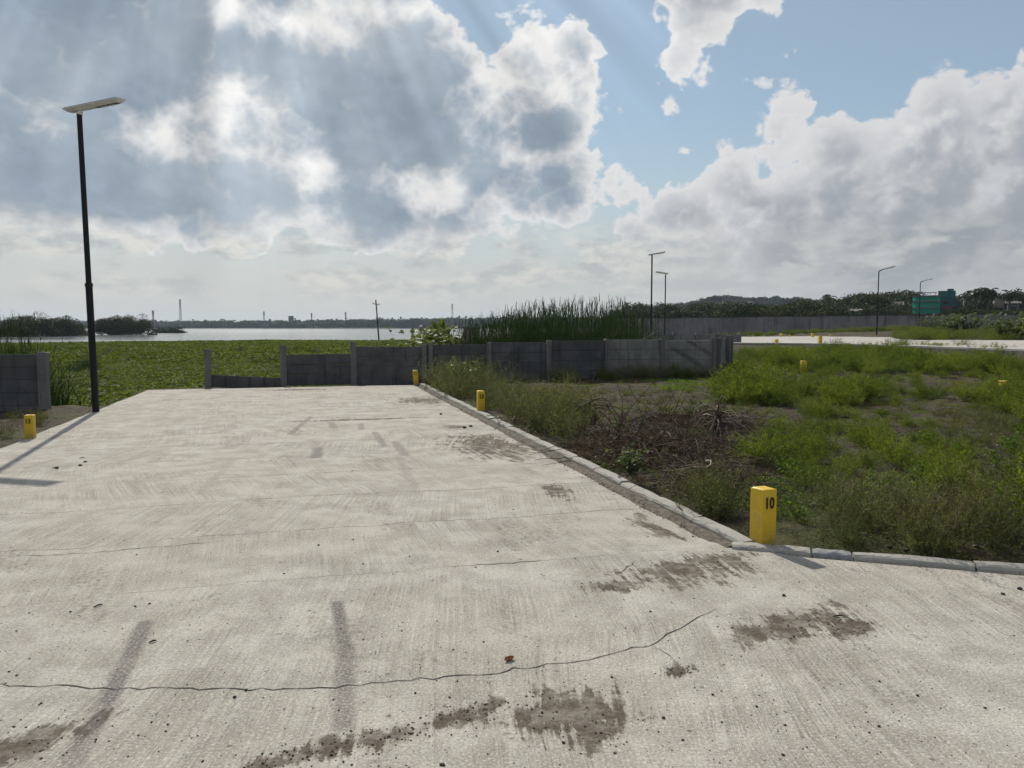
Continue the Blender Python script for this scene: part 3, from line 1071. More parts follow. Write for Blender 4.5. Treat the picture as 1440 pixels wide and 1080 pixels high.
# ------------------------------------------------------------------ yellow plot markers
def mat_yellow():
    m, nt, b = newmat('yellow_paint')
    p = objco(nt); n1 = noise(nt, p, 9, 5, .6); n2 = noise(nt, p, 60, 4, .7); z = xyz(nt, p)[2]
    col = mixc(nt, n1.step(.3, .75), (.55, .355, .008), (.70, .465, .014))
    dirt = (n1 * .9 + n2 * .6 - z * 1.5).step(.40, .80)
    col = mixc(nt, dirt * .7, col, (.25, .17, .03)); col = mixc(nt, (n1 * .5 + n2 * .6).step(.62, .66), col, (.30, .27, .21))
    put(nt, b.inputs['Base Color'], col); put(nt, b.inputs['Roughness'], n1.step(0, 1, .4, .65))
    bump(nt, b, n2 + n1, .25, .006)
    return m


M_YEL = mat_yellow(); M_INK = plain('black_lettering', (.012, .011, .010), .6, world=False)


def text_mesh(txt, size):
    cu = D.curves.new('numeral', 'FONT'); cu.body = txt; cu.size = size; cu.align_x = 'CENTER'; cu.extrude = .0008; cu.offset = size * .03; cu.space_character = 1.05
    o = D.objects.new('numeral_source', cu); COL.objects.link(o)
    dg = bpy.context.evaluated_depsgraph_get()
    me = D.meshes.new_from_object(o.evaluated_get(dg)); me.name = 'numeral'
    D.objects.remove(o); D.curves.remove(cu)
    return me


def build_marker(w=.135, h=.44, number=None, nx=0.0):
    root = empty('plot_marker')
    rr = random.Random(int(h * 100) + len(number or '')); n = 4
    mb = MB(); P = []
    for (k, z) in ((1, -.2), (1, .0), (1.0, h - .010), (.965, h), (.80, h + .006)):
        P += [(sx * w / 2 * k + rr.uniform(-.002, .002), sy * w / 2 * k + rr.uniform(-.002, .002), z + rr.uniform(-.004, .004) * (z > .1)) for sx, sy in ((-1, -1), (1, -1), (1, 1), (-1, 1))]
    F = [(3, 2, 1, 0), (16, 17, 18, 19)]
    for l in range(4):
        for i in range(4):
            j = (i + 1) % 4; F.append((l * 4 + i, l * 4 + j, l * 4 + 4 + j, l * 4 + 4 + i))
    mb.add(P, F); mb.build('block', M_YEL, root)
    if number:
        me = text_mesh(number, .112); me.materials.append(M_INK)
        o = D.objects.new('numeral', me); COL.objects.link(o); o.parent = root
        o.location = (nx, -w / 2 - .0035, h - .135); o.rotation_euler = (math.pi / 2, 0, 0); o.scale = (.78, 1.0, 1)
    return root


def put_marker(o, p, rz, lab, sc=1.0):
    o.location = p; o.rotation_euler = (0, 0, R(rz)); o.scale = (sc, sc, sc)
    tag(o, lab, 'marker post', 'yellow plot markers')


GR = 'yellow plot markers'
mk = build_marker(.128, .425, '10', -.004)
put_marker(mk, G(1076, 770) + Vector((0, .06, 0)), 24, 'yellow painted plot marker numbered 10 beside the turn of the kerb')
mk = build_marker(.135, .40, '13', -.01); put_marker(mk, G(40, 617) + Vector((0, .05, 0)), 14, 'yellow painted plot marker numbered 13 on bare soil at left', .84)
mk = build_marker(.13, .41, '10', .0); put_marker(mk, G(676, 581) + Vector((0, .05, 0)), 14, 'small yellow marker numbered 10 halfway along the kerb')
mk = build_marker(.13, .41, '11', .0); q = G(586, 541); put_marker(mk, q + Vector((.0, -.1, 0)), 12, 'yellow marker numbered 11 leaning where the kerb meets the precast wall'); mk.rotation_euler[1] = R(-4)
plainm = build_marker(.16, .44)
FAR = [
    (1130, 507.5, 24.5, 'yellow marker in tall weeds right of the precast wall corner'),
    (1413, 535.5, 17.2, 'yellow marker top among weeds near the right edge of the picture'),
    (1033.5, 510, 27.0, 'yellow marker partly hidden behind the end of the precast wall'),
    (1153.5, 472.5, 39.0, 'tallest yellow marker on the near edge of the far road'),
    (1092, 477, 41.0, 'short yellow marker on near edge of far road, left of the tallest'),
    (1098.5, 469.0, 66.0, 'tiny yellow marker beyond the far road, leftmost of its row'),
    (1110.5, 470.5, 67.0, 'tiny low yellow marker beyond the far road, second of its row'),
    (1142.5, 468.3, 64.0, 'tiny yellow marker beyond the far road, third of its row'),
    (1168, 470.5, 68.0, 'tiny yellow marker beyond the far road, last of its row'),
    (1289, 470.8, 60.0, 'yellow marker lying by the grass verge under the far street lamps'),
]
for i, (mx, my, Y, lab) in enumerate(FAR):
    o = plainm if i == 0 else copy_tree(plainm)
    q = V(mx, my, Y); g = H(q.x, q.y)
    if 38 < Y < 46: g = .72
    z = q.z - .44
    put_marker(o, (q.x, q.y, z), rng.uniform(-30, 30), lab)
    if Y < 30 and z > g: o.location.z = z
    if 'lying' in lab: o.rotation_euler = (R(70), R(10), R(60)); o.location.z = g + .12

# ------------------------------------------------------------------ leaves, stems, blades as arrays
class Foliage:
    """gathers leaf quads and stem strips; everything stays real little faces"""
    def __init__(s, seed): s.r = np.random.default_rng(seed); s.v, s.q, s.n, s.m = [], [], 0, []

    def _push(s, V4, mi=0):
        V4 = np.asarray(V4, np.float32); k = len(V4)
        s.v.append(V4.reshape(-1, 3)); s.q.append(np.arange(k * 4, dtype=np.int32).reshape(-1, 4) + s.n); s.n += k * 4
        s.m.append(np.full(k, mi, np.int32))

    def leaves(s, base, d, length, width, fold=.25, mi=0):
        """kite-shaped leaves: base points (N,3), directions (N,3)"""
        N = len(base); d = d / (np.linalg.norm(d, axis=1, keepdims=True) + 1e-9)
        rv = s.r.normal(size=(N, 3)); side = np.cross(d, rv); side /= (np.linalg.norm(side, axis=1, keepdims=True) + 1e-9)
        nrm = np.cross(side, d)
        L = (np.broadcast_to(length, (N,)))[:, None]; W = (np.broadcast_to(width, (N,)))[:, None]
        mid = base + d * L * .45
        up = nrm * W * fold
        s._push(np.stack([base, mid + side * W * .5 + up, base + d * L, mid - side * W * .5 + up], 1), mi)

    def strip(s, a, b, w, mi=0):
        """flat stem pieces between arrays of points"""
        d = b - a; rv = s.r.normal(size=a.shape); side = np.cross(d, rv); side /= (np.linalg.norm(side, axis=1, keepdims=True) + 1e-9)
        w = np.broadcast_to(w, (len(a),))[:, None] * .5
        s._push(np.stack([a - side * w, a + side * w, b + side * w * .8, b - side * w * .8], 1), mi)

    def blades(s, base, d0, bend, length, width, seg=4, mi=0):
        """curved grass blades of seg quads"""
        N = len(base); d0 = d0 / np.linalg.norm(d0, axis=1, keepdims=True)
        side = np.cross(d0, s.r.normal(size=(N, 3))); side /= (np.linalg.norm(side, axis=1, keepdims=True) + 1e-9)
        p = base.copy(); d = d0.copy(); L = np.broadcast_to(length, (N,))[:, None] / seg; W = np.broadcast_to(width, (N,))[:, None] * .5
        for k in range(seg):
            w0, w1 = W * (1 - k / seg) ** .6, W * max(1 - (k + 1) / seg, .06) ** .6
            d2 = d + bend * ((k + 1) / seg); d2 = d2 / np.linalg.norm(d2, axis=1, keepdims=True)
            p2 = p + d2 * L
            s._push(np.stack([p - side * w0, p + side * w0, p2 + side * w1, p2 - side * w1], 1), mi); p, d = p2, d2

    def mesh(s, name, mats):
        me = np_mesh(name, np.concatenate(s.v), np.concatenate(s.q))
        for m in mats: me.materials.append(m)
        me.polygons.foreach_set('material_index', np.concatenate(s.m)); me.update()
        return me


def unit(r, n, zmin=-1.0):
    v = r.normal(size=(n, 3)); v /= np.linalg.norm(v, axis=1, keepdims=True)
    v[:, 2] = np.where(v[:, 2] < zmin, -v[:, 2], v[:, 2])
    return v


L_FERN = leafmat('fern_leaf', [(.042, .070, .014), (.090, .128, .024), (.165, .195, .044)], .55)
L_WIRY = leafmat('wiry_leaf', [(.048, .064, .022), (.100, .118, .042), (.190, .200, .090)], .46)
L_PALE = leafmat('pale_speck', [(.30, .31, .20), (.42, .42, .30)], .3)
L_GRASS = leafmat('grass_blade', [(.050, .075, .016), (.085, .115, .026), (.15, .155, .050)], .40)
L_DRY = leafmat('dry_leaf', [(.070, .045, .026), (.12, .080, .045), (.19, .135, .080)], .2, tcol=(1.1, 1.0, .8))
L_CREEP = leafmat('creeper_leaf', [(.055, .105, .018), (.100, .165, .028), (.145, .205, .040)], .48)
L_BROAD = leafmat('broad_leaf', [(.070, .100, .040), (.115, .150, .070), (.20, .225, .125)], .3, rough=.55, spec=.15)
L_HYA = leafmat('hyacinth_leaf', [(.055, .080, .012), (.088, .120, .018), (.128, .158, .028)], .38, rough=.6, spec=.05)
L_REED = leafmat('reed_blade', [(.015, .032, .009), (.030, .055, .014), (.055, .084, .022)], .12, tcol=(1.1, 1.3, .6))
L_STEM = plain('weed_stem', (.10, .105, .050), .8, var=.3, scale=3)
L_STEMR = plain('weed_stem_red', (.13, .075, .048), .8, var=.3, scale=3)


def mesh_fern(seed, n=46, h=.5, rad=.42, per=42, ll=.042, lw=.013, mat=None):
    """soft feathery mound"""
    F = Foliage(seed); r = F.r
    tips = unit(r, n, .0); tips[:, 2] = np.abs(tips[:, 2]) * .9 + .12
    tips *= np.array([rad, rad, h]) * r.uniform(.70, 1.08, (n, 1))
    root = np.c_[r.normal(0, rad * .16, (n, 2)), np.zeros(n)]
    prev = root
    for k in range(1, 4):
        cur = root + (tips - root) * (k / 3) + np.c_[r.normal(0, .015, (n, 2)), np.full(n, .05 * math.sin(k / 3 * math.pi) * h)]
        F.strip(prev, cur, .006 - k * .001, 1); prev = cur
    t = r.uniform(.22, 1.05, (n, per)) ** .8
    b = root[:, None, :] + (tips - root)[:, None, :] * t[..., None]; b[..., 2] += np.sin(t * math.pi) * .05 * h
    b = b.reshape(-1, 3) + r.normal(0, .022, (n * per, 3)); b[:, 2] = np.maximum(b[:, 2], .005)
    d = unit(r, n * per) + np.repeat(tips / np.linalg.norm(tips, axis=1, keepdims=True), per, 0) * .6 + np.array([0, 0, .35])
    F.leaves(b, d, r.uniform(.6, 1.25, n * per) * ll, r.uniform(.7, 1.2, n * per) * lw)
    return F.mesh('weed_foliage', [mat or L_FERN, L_STEM])


def mesh_wiry(seed, n=34, h=.5, rad=.30, per=34, pale=.10, stem=None):
    """thin upright stems, tiny leaves, pale seed specks at the tips"""
    F = Foliage(seed); r = F.r
    root = np.c_[r.normal(0, rad * .35, (n, 2)), np.zeros(n)]
    lean = np.c_[r.normal(0, rad * .75, (n, 2)), r.uniform(.55, 1.0, n) * h]
    p = root; pts = [root]
    for k in range(1, 5):
        c = root + lean * (k / 4) + np.c_[lean[:, :2] * (k / 4) ** 2 * .35, np.zeros(n)] + r.normal(0, .010, (n, 3))
        F.strip(p, c, .0055 * (1 - k * .15), 1); p = c; pts.append(c)
    P = np.stack(pts, 1)                                   # n,5,3
    # side twigs
    m = n * 5; i = r.integers(0, n, m); t = r.uniform(1.0, 3.95, m); k = np.floor(t).astype(int); f = (t - k)[:, None]
    a = P[i, k] * (1 - f) + P[i, k + 1] * f
    b = a + (unit(r, m, 0) * .7 + np.array([0, 0, .6])) * r.uniform(.05, .15, (m, 1)) * h / .5
    F.strip(a, b, .003, 1)
    tw = n * per; j = r.integers(0, m, tw); g = r.uniform(.1, 1.1, (tw, 1)); q = a[j] * (1 - g) + b[j] * g + r.normal(0, .007, (tw, 3))
    F.leaves(q, unit(r, tw) + np.array([0, 0, .25]), r.uniform(.012, .030, tw), r.uniform(.006, .012, tw))
    low = n * 12; j = r.integers(0, n, low); t = r.uniform(.1, 2.2, low); k = np.floor(t).astype(int); f = (t - k)[:, None]
    q = P[j, k] * (1 - f) + P[j, k + 1] * f
    F.leaves(q, unit(r, low) + np.array([0, 0, .1]), r.uniform(.02, .05, low), r.uniform(.008, .016, low))
    np_ = int(tw * pale); j = r.integers(0, m, np_); q = b[j] + r.normal(0, .012, (np_, 3))
    F.leaves(q, unit(r, np_), r.uniform(.006, .012, np_), r.uniform(.006, .010, np_), mi=2)
    return F.mesh('weed_foliage', [L_WIRY, stem or L_STEM, L_PALE])


def mesh_tuft(seed, n=70, h=.22, rad=.12, w=.006, mat=None, seg=3):
    F = Foliage(seed); r = F.r
    b = np.c_[r.normal(0, rad * .5, (n, 2)), np.zeros(n)]
    d = np.c_[r.normal(0, .5, (n, 2)), np.ones(n)]
    F.blades(b, d, np.c_[r.normal(0, .35, (n, 2)), np.full(n, -.25)], r.uniform(.5, 1.1, n) * h, r.uniform(.7, 1.3, n) * w, seg)
    return F.mesh('grass_foliage', [mat or L_GRASS])


def mesh_creeper(seed, n=300, rad=.40, h=.10, ll=.038):
    F = Foliage(seed); r = F.r
    a = r.uniform(0, 2 * math.pi, n); q = rad * np.sqrt(r.uniform(0, 1, n))
    b = np.c_[np.cos(a) * q, np.sin(a) * q, r.uniform(.0, 1, n) * h * (1 - (q / rad) ** 2 * .7)]
    F.leaves(b, np.c_[r.normal(0, 1, (n, 2)), r.uniform(.1, .9, n)], r.uniform(.6, 1.3, n) * ll, r.uniform(.6, 1.1, n) * ll * .62, .15)
    return F.mesh('creeper_foliage', [L_CREEP])


def mesh_broad(seed, n=16, h=1.0, rad=.55, ll=.13, nl=13):
    """shrub with stout stems and big pale oval leaves in pairs"""
    F = Foliage(seed); r = F.r
    root = np.c_[r.normal(0, .08, (n, 2)), np.zeros(n)]
    tip = np.c_[r.normal(0, rad * .6, (n, 2)), r.uniform(.5, 1.0, n) * h]
    p = root
    for k in range(1, 4):
        c = root + (tip - root) * k / 3 + r.normal(0, .02, (n, 3)); F.strip(p, c, .018 - .004 * k, 1); p = c
    N = n * nl; i = np.repeat(np.arange(n), nl); t = r.uniform(.25, 1.03, (N, 1))
    b = root[i] + (tip - root)[i] * t
    ax = unit(r, N); ax[:, 2] = np.abs(ax[:, 2]) * .6 + .15
    # leaf of six corners: two quads
    ax /= np.linalg.norm(ax, axis=1, keepdims=True)
    sd = np.cross(ax, np.array([0, 0, 1.0]) + r.normal(0, .35, (N, 3))); sd /= np.linalg.norm(sd, axis=1, keepdims=True)
    up = np.cross(sd, ax); L = (r.uniform(.65, 1.2, N) * ll)[:, None]; W = L * .30
    a0, a1, a2, a3 = b, b + ax * L * .3, b + ax * L * .72, b + ax * L * 1.05 - up * L * .12
    F._push(np.stack([a0 - sd * W * .35, a0 + sd * W * .35, a1 + sd * W + up * W * .25, a1 - sd * W + up * W * .25], 1))
    F._push(np.stack([a1 - sd * W + up * W * .25, a1 + sd * W + up * W * .25, a2 + sd * W * .95 + up * W * .15, a2 - sd * W * .95 + up * W * .15], 1))
    F._push(np.stack([a2 - sd * W * .95 + up * W * .15, a2 + sd * W * .95 + up * W * .15, a3 + sd * W * .15, a3 - sd * W * .15], 1))
    return F.mesh('shrub_foliage', [L_BROAD, L_STEM])


def mesh_hyacinth(seed, size=1.3, rosettes=135, ll=.075, h=.28):
    """a patch of floating hyacinth: rosettes of round upright leaves"""
    F = Foliage(seed); r = F.r; N = rosettes * 6
    c = r.uniform(-size / 2, size / 2, (rosettes, 2)); hh = r.uniform(.45, 1.0, rosettes) * h
    i = np.repeat(np.arange(rosettes), 6); a = np.tile(np.arange(6) * 1.05, rosettes) + r.uniform(0, 6.3, N)
    out = np.c_[np.cos(a), np.sin(a), np.zeros(N)]
    foot = np.c_[c[i], np.zeros(N)]
    top = foot + out * r.uniform(.03, .13, (N, 1)) + np.c_[np.zeros((N, 2)), hh[i] * r.uniform(.6, 1.0, N)]
    ax = out * r.uniform(.4, 1.0, (N, 1)) + np.c_[np.zeros((N, 2)), r.uniform(.05, .75, N)]; ax /= np.linalg.norm(ax, axis=1, keepdims=True)
    sd = np.cross(ax, np.array([0, 0, 1.0])); sd /= (np.linalg.norm(sd, axis=1, keepdims=True) + 1e-6)
    L = (r.uniform(.7, 1.25, N) * ll)[:, None]; W = L * .52
    a1, a2 = top + ax * L * .35, top + ax * L * .8
    F._push(np.stack([top - sd * W * .4, top + sd * W * .4, a1 + sd * W, a1 - sd * W], 1))
    F._push(np.stack([a1 - sd * W, a1 + sd * W, a2 + sd * W * .72, a2 - sd * W * .72], 1))
    F.strip(foot, top, .012)
    return F.mesh('hyacinth_leaves', [L_HYA])


def mesh_reed(seed, n=46, h=2.4, rad=.35):
    F = Foliage(seed); r = F.r
    b = np.c_[r.normal(0, rad, (n, 2)), np.zeros(n)]
    d = np.c_[r.normal(0, .16, (n, 2)), np.ones(n)]
    F.blades(b, d, np.c_[r.normal(0, .22, (n, 2)), np.full(n, -.03)], r.uniform(.55, 1.0, n) * h, r.uniform(.016, .032, n), 6)
    k = n // 14     # flowering stalks
    b2 = b[:k]; tip = b2 + np.c_[r.normal(0, .22, (k, 2)), r.uniform(1.02, 1.22, k) * h]
    F.strip(b2, tip, .010, 0); F.blades(tip - np.array([0, 0, .30]), (tip - b2), np.c_[r.normal(0, .2, (k, 2)), np.full(k, -.05)], .34, .030, 3, 1)
    return F.mesh('reed_blades', [L_REED, L_REED])


# ------------------------------------------------------------------ the overgrown plot
FERN = [mesh_fern(20 + i, 46 + 6 * i, .46 + .05 * i, .40 + .04 * i) for i in range(4)]
WIRY = [mesh_wiry(40 + i, 30 + 4 * i, .46 + .05 * i, .28 + .03 * i, stem=L_STEMR if i == 2 else None) for i in range(4)]
TUFT = [mesh_tuft(60 + i, 60, .16 + .05 * i) for i in range(3)] + [mesh_tuft(64, 50, .2, .14, .006, L_DRY)]
CREEP = [mesh_creeper(70 + i) for i in range(3)]
LITTER = [mesh_creeper(74, 120, .5, .03, .03)]
LITTER[0].materials[0] = L_DRY

def to_px(x, y, z):
    f = y * CP - (z - EYE) * SP; u = y * SP + (z - EYE) * CP
    return 720 + 1082 * x / f, 540 - 1082 * u / f


# cover by zone: (photo x, y of the ground, half-width, half-height, kind, cover, scale)
ZONES = [
    (1290, 750, 190, 36, 'wiry', 1.0, .85), (1180, 725, 90, 34, 'wiry', .8, .70), (1000, 722, 70, 30, 'wiry', .9, .70), (1400, 700, 90, 40, 'wiry', .6, .75), (1340, 690, 70, 30, 'fern', .7, .7), (1240, 690, 60, 30, 'creep', .8, .9),
    (1250, 640, 130, 45, 'fern', .55, .75), (1400, 610, 80, 50, 'wiry', .45, .7), (1110, 640, 50, 45, 'fern', .7, .8), (1180, 680, 90, 40, 'fern', .5, .7), (1330, 655, 80, 30, 'fern', .6, .7),
    (880, 690, 90, 22, 'creep', .8, 1.0), (960, 712, 60, 20, 'creep', .8, 1.0), (760, 618, 60, 18, 'creep', .5, 1.0), (1060, 690, 60, 30, 'creep', .8, 1.0), (840, 665, 40, 20, 'creep', .9, 1.0),
    (770, 600, 75, 38, 'wiry', .8, 1.0), (700, 575, 45, 28, 'wiry', .7, 1.1), (640, 545, 35, 18, 'wiry', .9, 1.25), (820, 615, 30, 20, 'wiry', .6, 1.0),
    (1060, 556, 55, 14, 'fern', 1.0, 1.15), (1195, 556, 70, 12, 'fern', .8, 1.0), (1150, 575, 40, 12, 'fern', .4, .9), (1410, 562, 50, 18, 'fern', .8, 1.1), (1290, 560, 30, 14, 'fern', .45, .9),
    (1150, 514, 110, 10, 'fern', .85, 1.1), (1280, 516, 130, 12, 'fern', .9, 1.15), (1400, 520, 60, 12, 'fern', .8, 1.1), (1080, 503, 50, 9, 'fern', .8, 1.0), (1230, 497, 140, 7, 'fern', .85, 1.1), (1390, 502, 60, 8, 'fern', .8, 1.0), (1110, 492, 60, 5, 'fern', .6, .9),
    (985, 540, 40, 7, 'creep', .8, 1.4), (900, 596, 120, 22, 'dry', .9, 1.0), (960, 560, 90, 14, 'dry', .6, 1.0),
]


def in_field(x, y):
    s, t = road_st(x, y)
    kk = -(x - K_C2.x) * K_DIR.y + (y - K_C2.y) * K_DIR.x
    if t < .45 or kk < .34: return False
    if y > 37: return False
    if (x - 1.84) ** 2 + (y - 5.55) ** 2 < .58 ** 2: return False
    # in front of the precast wall
    for (a, b) in zip(W_PTS[:-1], W_PTS[1:]):
        if a[0] <= x <= b[0] and y > a[1] + (b[1] - a[1]) * (x - a[0]) / (b[0] - a[0]) - .25: return False
    if x < W_PTS[0][0]: return False
    return True


def build_field():
    r = np.random.default_rng(77)
    lots = {'fern': [], 'wiry': [], 'creep': [], 'dry': [], 'tuft': []}
    y = 4.3
    while y < 36.8:
        step = .20 + y * .010
        x = -3.4
        while x < y * .80 + 1.5:
            xx, yy = x + r.uniform(-.5, .5) * step, y + r.uniform(-.5, .5) * step
            x += step
            if not in_field(xx, yy): continue
            px_, py_ = to_px(xx, yy, 0.02 + .4 * float(sm(15, 36, yy)))
            nz = float(fbm(xx * .55, yy * .55)); n2 = float(fbm(xx * 1.6 + 40, yy * 1.6))
            best, bz = 0, None
            for z in ZONES:
                d = ((px_ - z[0]) / z[2]) ** 2 + ((py_ - z[1]) / z[3]) ** 2
                k = z[5] * math.exp(-d * .7)
                if k > best: best, bz = k, z
            if px_ > 1460 and yy < 36: best, bz = max(best, .7), ZONES[25]     # the plot goes on outside the frame
            u = r.uniform()
            if bz and u < best * max(.06, 2.5 * (n2 - .26)) * 1.05:
                lots[bz[4]].append((xx, yy, bz[6] * r.uniform(.5, 1.15) * (.55 + .6 * best)))
            elif nz > .49 and r.uniform() < .55:
                lots['tuft'].append((xx, yy, r.uniform(.5, 1.1)))
            elif r.uniform() < .16: lots['creep'].append((xx, yy, r.uniform(.25, .6)))
            elif r.uniform() < .45: lots['dry'].append((xx, yy, r.uniform(.5, 1.0)))
        y += step
    print({k: len(v) for k, v in lots.items()})
    names = {'fern': ('feathery_weeds', FERN, 'feathery green weeds spreading over the vacant plot', 'weeds'), 'wiry': ('wiry_weeds', WIRY, 'thin olive weeds with pale seed specks over the kerbside plot', 'weeds'),
             'creep': ('creeping_weeds', CREEP, 'low leafy creeping weeds on the bare plot', 'weeds'), 'dry': ('leaf_litter', LITTER + [TUFT[3]], 'dry brown litter and dead grass on the plot', 'litter'),
             'tuft': ('grass_cover', TUFT[:3], 'thin grass growing across the vacant plot', 'grass')}
    for k, L in lots.items():
        n, src, lab, cat = names[k]; a = np.array(L)
        z = height(a[:, 0], a[:, 1]) - .01
        sc = np.stack([a[:, 2] * r.uniform(.85, 1.25, len(a)), a[:, 2] * r.uniform(.85, 1.25, len(a)), a[:, 2] * r.uniform(.75, 1.2, len(a))], 1)
        o = scatter(n, np.c_[a[:, :2], z], r.uniform(0, 6.28, len(a)), sc, src, r.integers(0, len(src), len(a)))
        tag(o, lab, cat, kind='stuff')


build_field()


def bush(name, me, p, sc, rz, lab, cat, group, part='foliage'):
    root = empty(name, p, rz); o = D.objects.new(part, me); COL.objects.link(o); o.parent = root
    o.scale = sc if isinstance(sc, tuple) else (sc, sc, sc)
    tag(root, lab, cat, group); return root


BIG_FERN = [mesh_fern(90 + i, 90, .62, .62, 52, .046, .014) for i in range(3)]
BIG_WIRY = [mesh_wiry(95 + i, 58, .75, .42, 44, .08) for i in range(3)]
BROAD = [mesh_broad(110 + i, 26, 1.1, .7, .14, 16) for i in range(3)]
LUSH = mesh_broad(117, 20, .5, .35, .09, 14)
gw = 'bushes standing out of the weeds on the plot'
SPOTS = [  # photo x, y of the foot, kind, scale, label
    (640, 557, 'w', 1.00, 'tall wiry weed bush between kerb and precast wall, nearest the marker numbered 11'),
    (683, 556, 'w', 1.05, 'tall spreading wiry bush against the dark precast wall, behind the halfway kerb marker'),
    (717, 568, 'w', .85, 'wiry bush right of the halfway kerb marker, below the wall'),
    (668, 578, 'w', .70, 'small wiry bush directly behind the halfway kerb marker'),
    (775, 592, 'w', .75, 'grey green wiry bush left of the dry brush heap'),
    (800, 622, 'w', .62, 'reddish wiry bush at the kerb end of the dry brush heap'),
    (1085, 568, 'f', .80, 'large bright green mound of weeds nearest the precast wall corner, right half'),
    (1040, 563, 'f', .75, 'large bright green mound of weeds nearest the precast wall corner, left half'),
    (1180, 570, 'f', .72, 'broad green weed mound in the middle of the plot'),
    (1220, 562, 'f', .70, 'green weed mound right of the middle of the plot'),
    (1268, 503, 'w', 1.25, 'dark bush standing up against the bank of the far road'),
    (1352, 504, 'w', 1.10, 'thin bush rising above the edge of the far road, right of the dark one'),
    (1415, 566, 'f', .85, 'green weed mound around the marker near the right edge'),
    (1130, 650, 'f', .62, 'leafy green weed between brush heap and the marker numbered 10'),
    (1330, 668, 'f', .55, 'bright green leafy patch of weed in the right foreground'),
    (1300, 772, 'w', .58, 'pale wiry bush hanging over the right kerb, middle of three'),
    (1400, 775, 'w', .64, 'pale wiry bush hanging over the right kerb, rightmost of three'),
    (1180, 758, 'w', .52, 'pale wiry bush behind the right kerb, nearest the marker numbered 10'),
    (1000, 722, 'w', .50, 'wiry bush just left of the marker numbered 10'),
]
for i, (bx, by, kind, sc, lab) in enumerate(SPOTS):
    z = 0.0
    for _ in range(3): q = G(bx, by, z); z = H(q.x, q.y)
    if not in_field(q.x, q.y): q = q + Vector((.25, .35, 0))
    me = (BIG_FERN if kind == 'f' else BIG_WIRY)[i % 3]
    bush('weed_bush', me, (q.x, q.y, H(q.x, q.y) - .01), (sc * rng.uniform(.9, 1.2), sc * rng.uniform(.9, 1.2), sc), rng.uniform(0, 6), lab, 'bush', gw)
pl = []
for _ in range(70):
    q = G(rng.uniform(1060, 1440), rng.uniform(600, 745)) if rng.random() < .75 else G(rng.uniform(700, 960), rng.uniform(600, 700))
    if in_field(q.x, q.y): pl.append((q.x, q.y, H(q.x, q.y) - .01, rng.uniform(.25, .6)))
pl = np.array(pl); LEAFY = [mesh_broad(118 + i, 12, .42, .30, .075, 11) for i in range(3)]
for me in LEAFY: me.materials[0] = L_CREEP
o = scatter('leafy_weeds', pl[:, :3], np.arange(len(pl)) * 1.7, pl[:, 3], LEAFY, np.arange(len(pl)) % 3)
tag(o, 'scattered fresh broad leaved seedlings among the weeds of the plot', 'weeds', kind='stuff')
q = G(862, 672); bush('leafy_plant', LUSH, (q.x + .2, q.y, 0), .62, 1.0, 'bluish green leafy plant at the kerb in front of the brush heap', 'plant', None)
q = G(650, 520, .5); bush('leafy_plant', LUSH, (-1.15, 19.8, 0), 1.5, 2.0, 'pale broad leaved plant poking out of the wiry bushes by the wall', 'plant', None)

# shrubs with pale leaves beyond the far road
gs = 'pale leaved shrubs beyond the far road'
for i, (bx, Y, top, sc, lab) in enumerate([
        (1312, 74, 446, 2.3, 'broad leaved shrub just right of the last street lamp'), (1340, 70, 442, 2.5, 'tall pale leaved shrub below the green netted building'), (1366, 70, 440, 2.5, 'tall pale leaved shrub right of the green netted building'),
        (1388, 76, 452, 2.0, 'lower shrub in the dip between the taller shrubs'), (1412, 52, 448, 2.2, 'big pale leaved shrub near the right edge beyond the road, left half'), (1435, 50, 440, 2.4, 'big pale leaved shrub near the right edge beyond the road, right half'), (1470, 50, 438, 2.4, 'pale leaved shrub cut by the right edge of the picture')]):
    q = V(bx, top, Y); g = .8 if Y < 60 else H(q.x, q.y)
    k = max(.8, (q.z - g) / 1.05)
    bush('broad_shrub', BROAD[i % 3], (q.x, q.y, g - .05), (k * 1.1, k * 1.1, k), i * 1.3, lab, 'shrub', gs)
# low weeds on the verge there
r = np.random.default_rng(5); a = []
for _ in range(420):
    Y = r.uniform(49, 88); x_ = (r.uniform(1200, 1560) - 720) / 1082 * Y
    a.append((x_, Y, r.uniform(.8, 1.6)))
for _ in range(160):
    Y = r.uniform(80, 112); x_ = (r.uniform(1000, 1300) - 720) / 1082 * Y
    a.append((x_, Y, r.uniform(.6, 1.3)))
a = np.array(a)
_keep = ~((a[:, 1] < 82) & (a[:, 0] / a[:, 1] < .545) & (a[:, 1] > 48) & (a[:, 0] / a[:, 1] < .50)); a = a[_keep]
o = scatter('verge_weeds', np.c_[a[:, :2], height(a[:, 0], a[:, 1])], r.uniform(0, 6.28, len(a)), a[:, 2], FERN + WIRY[:2], r.integers(0, 6, len(a)))
tag(o, 'straggling weeds on the verge beyond the far road', 'weeds', kind='stuff')


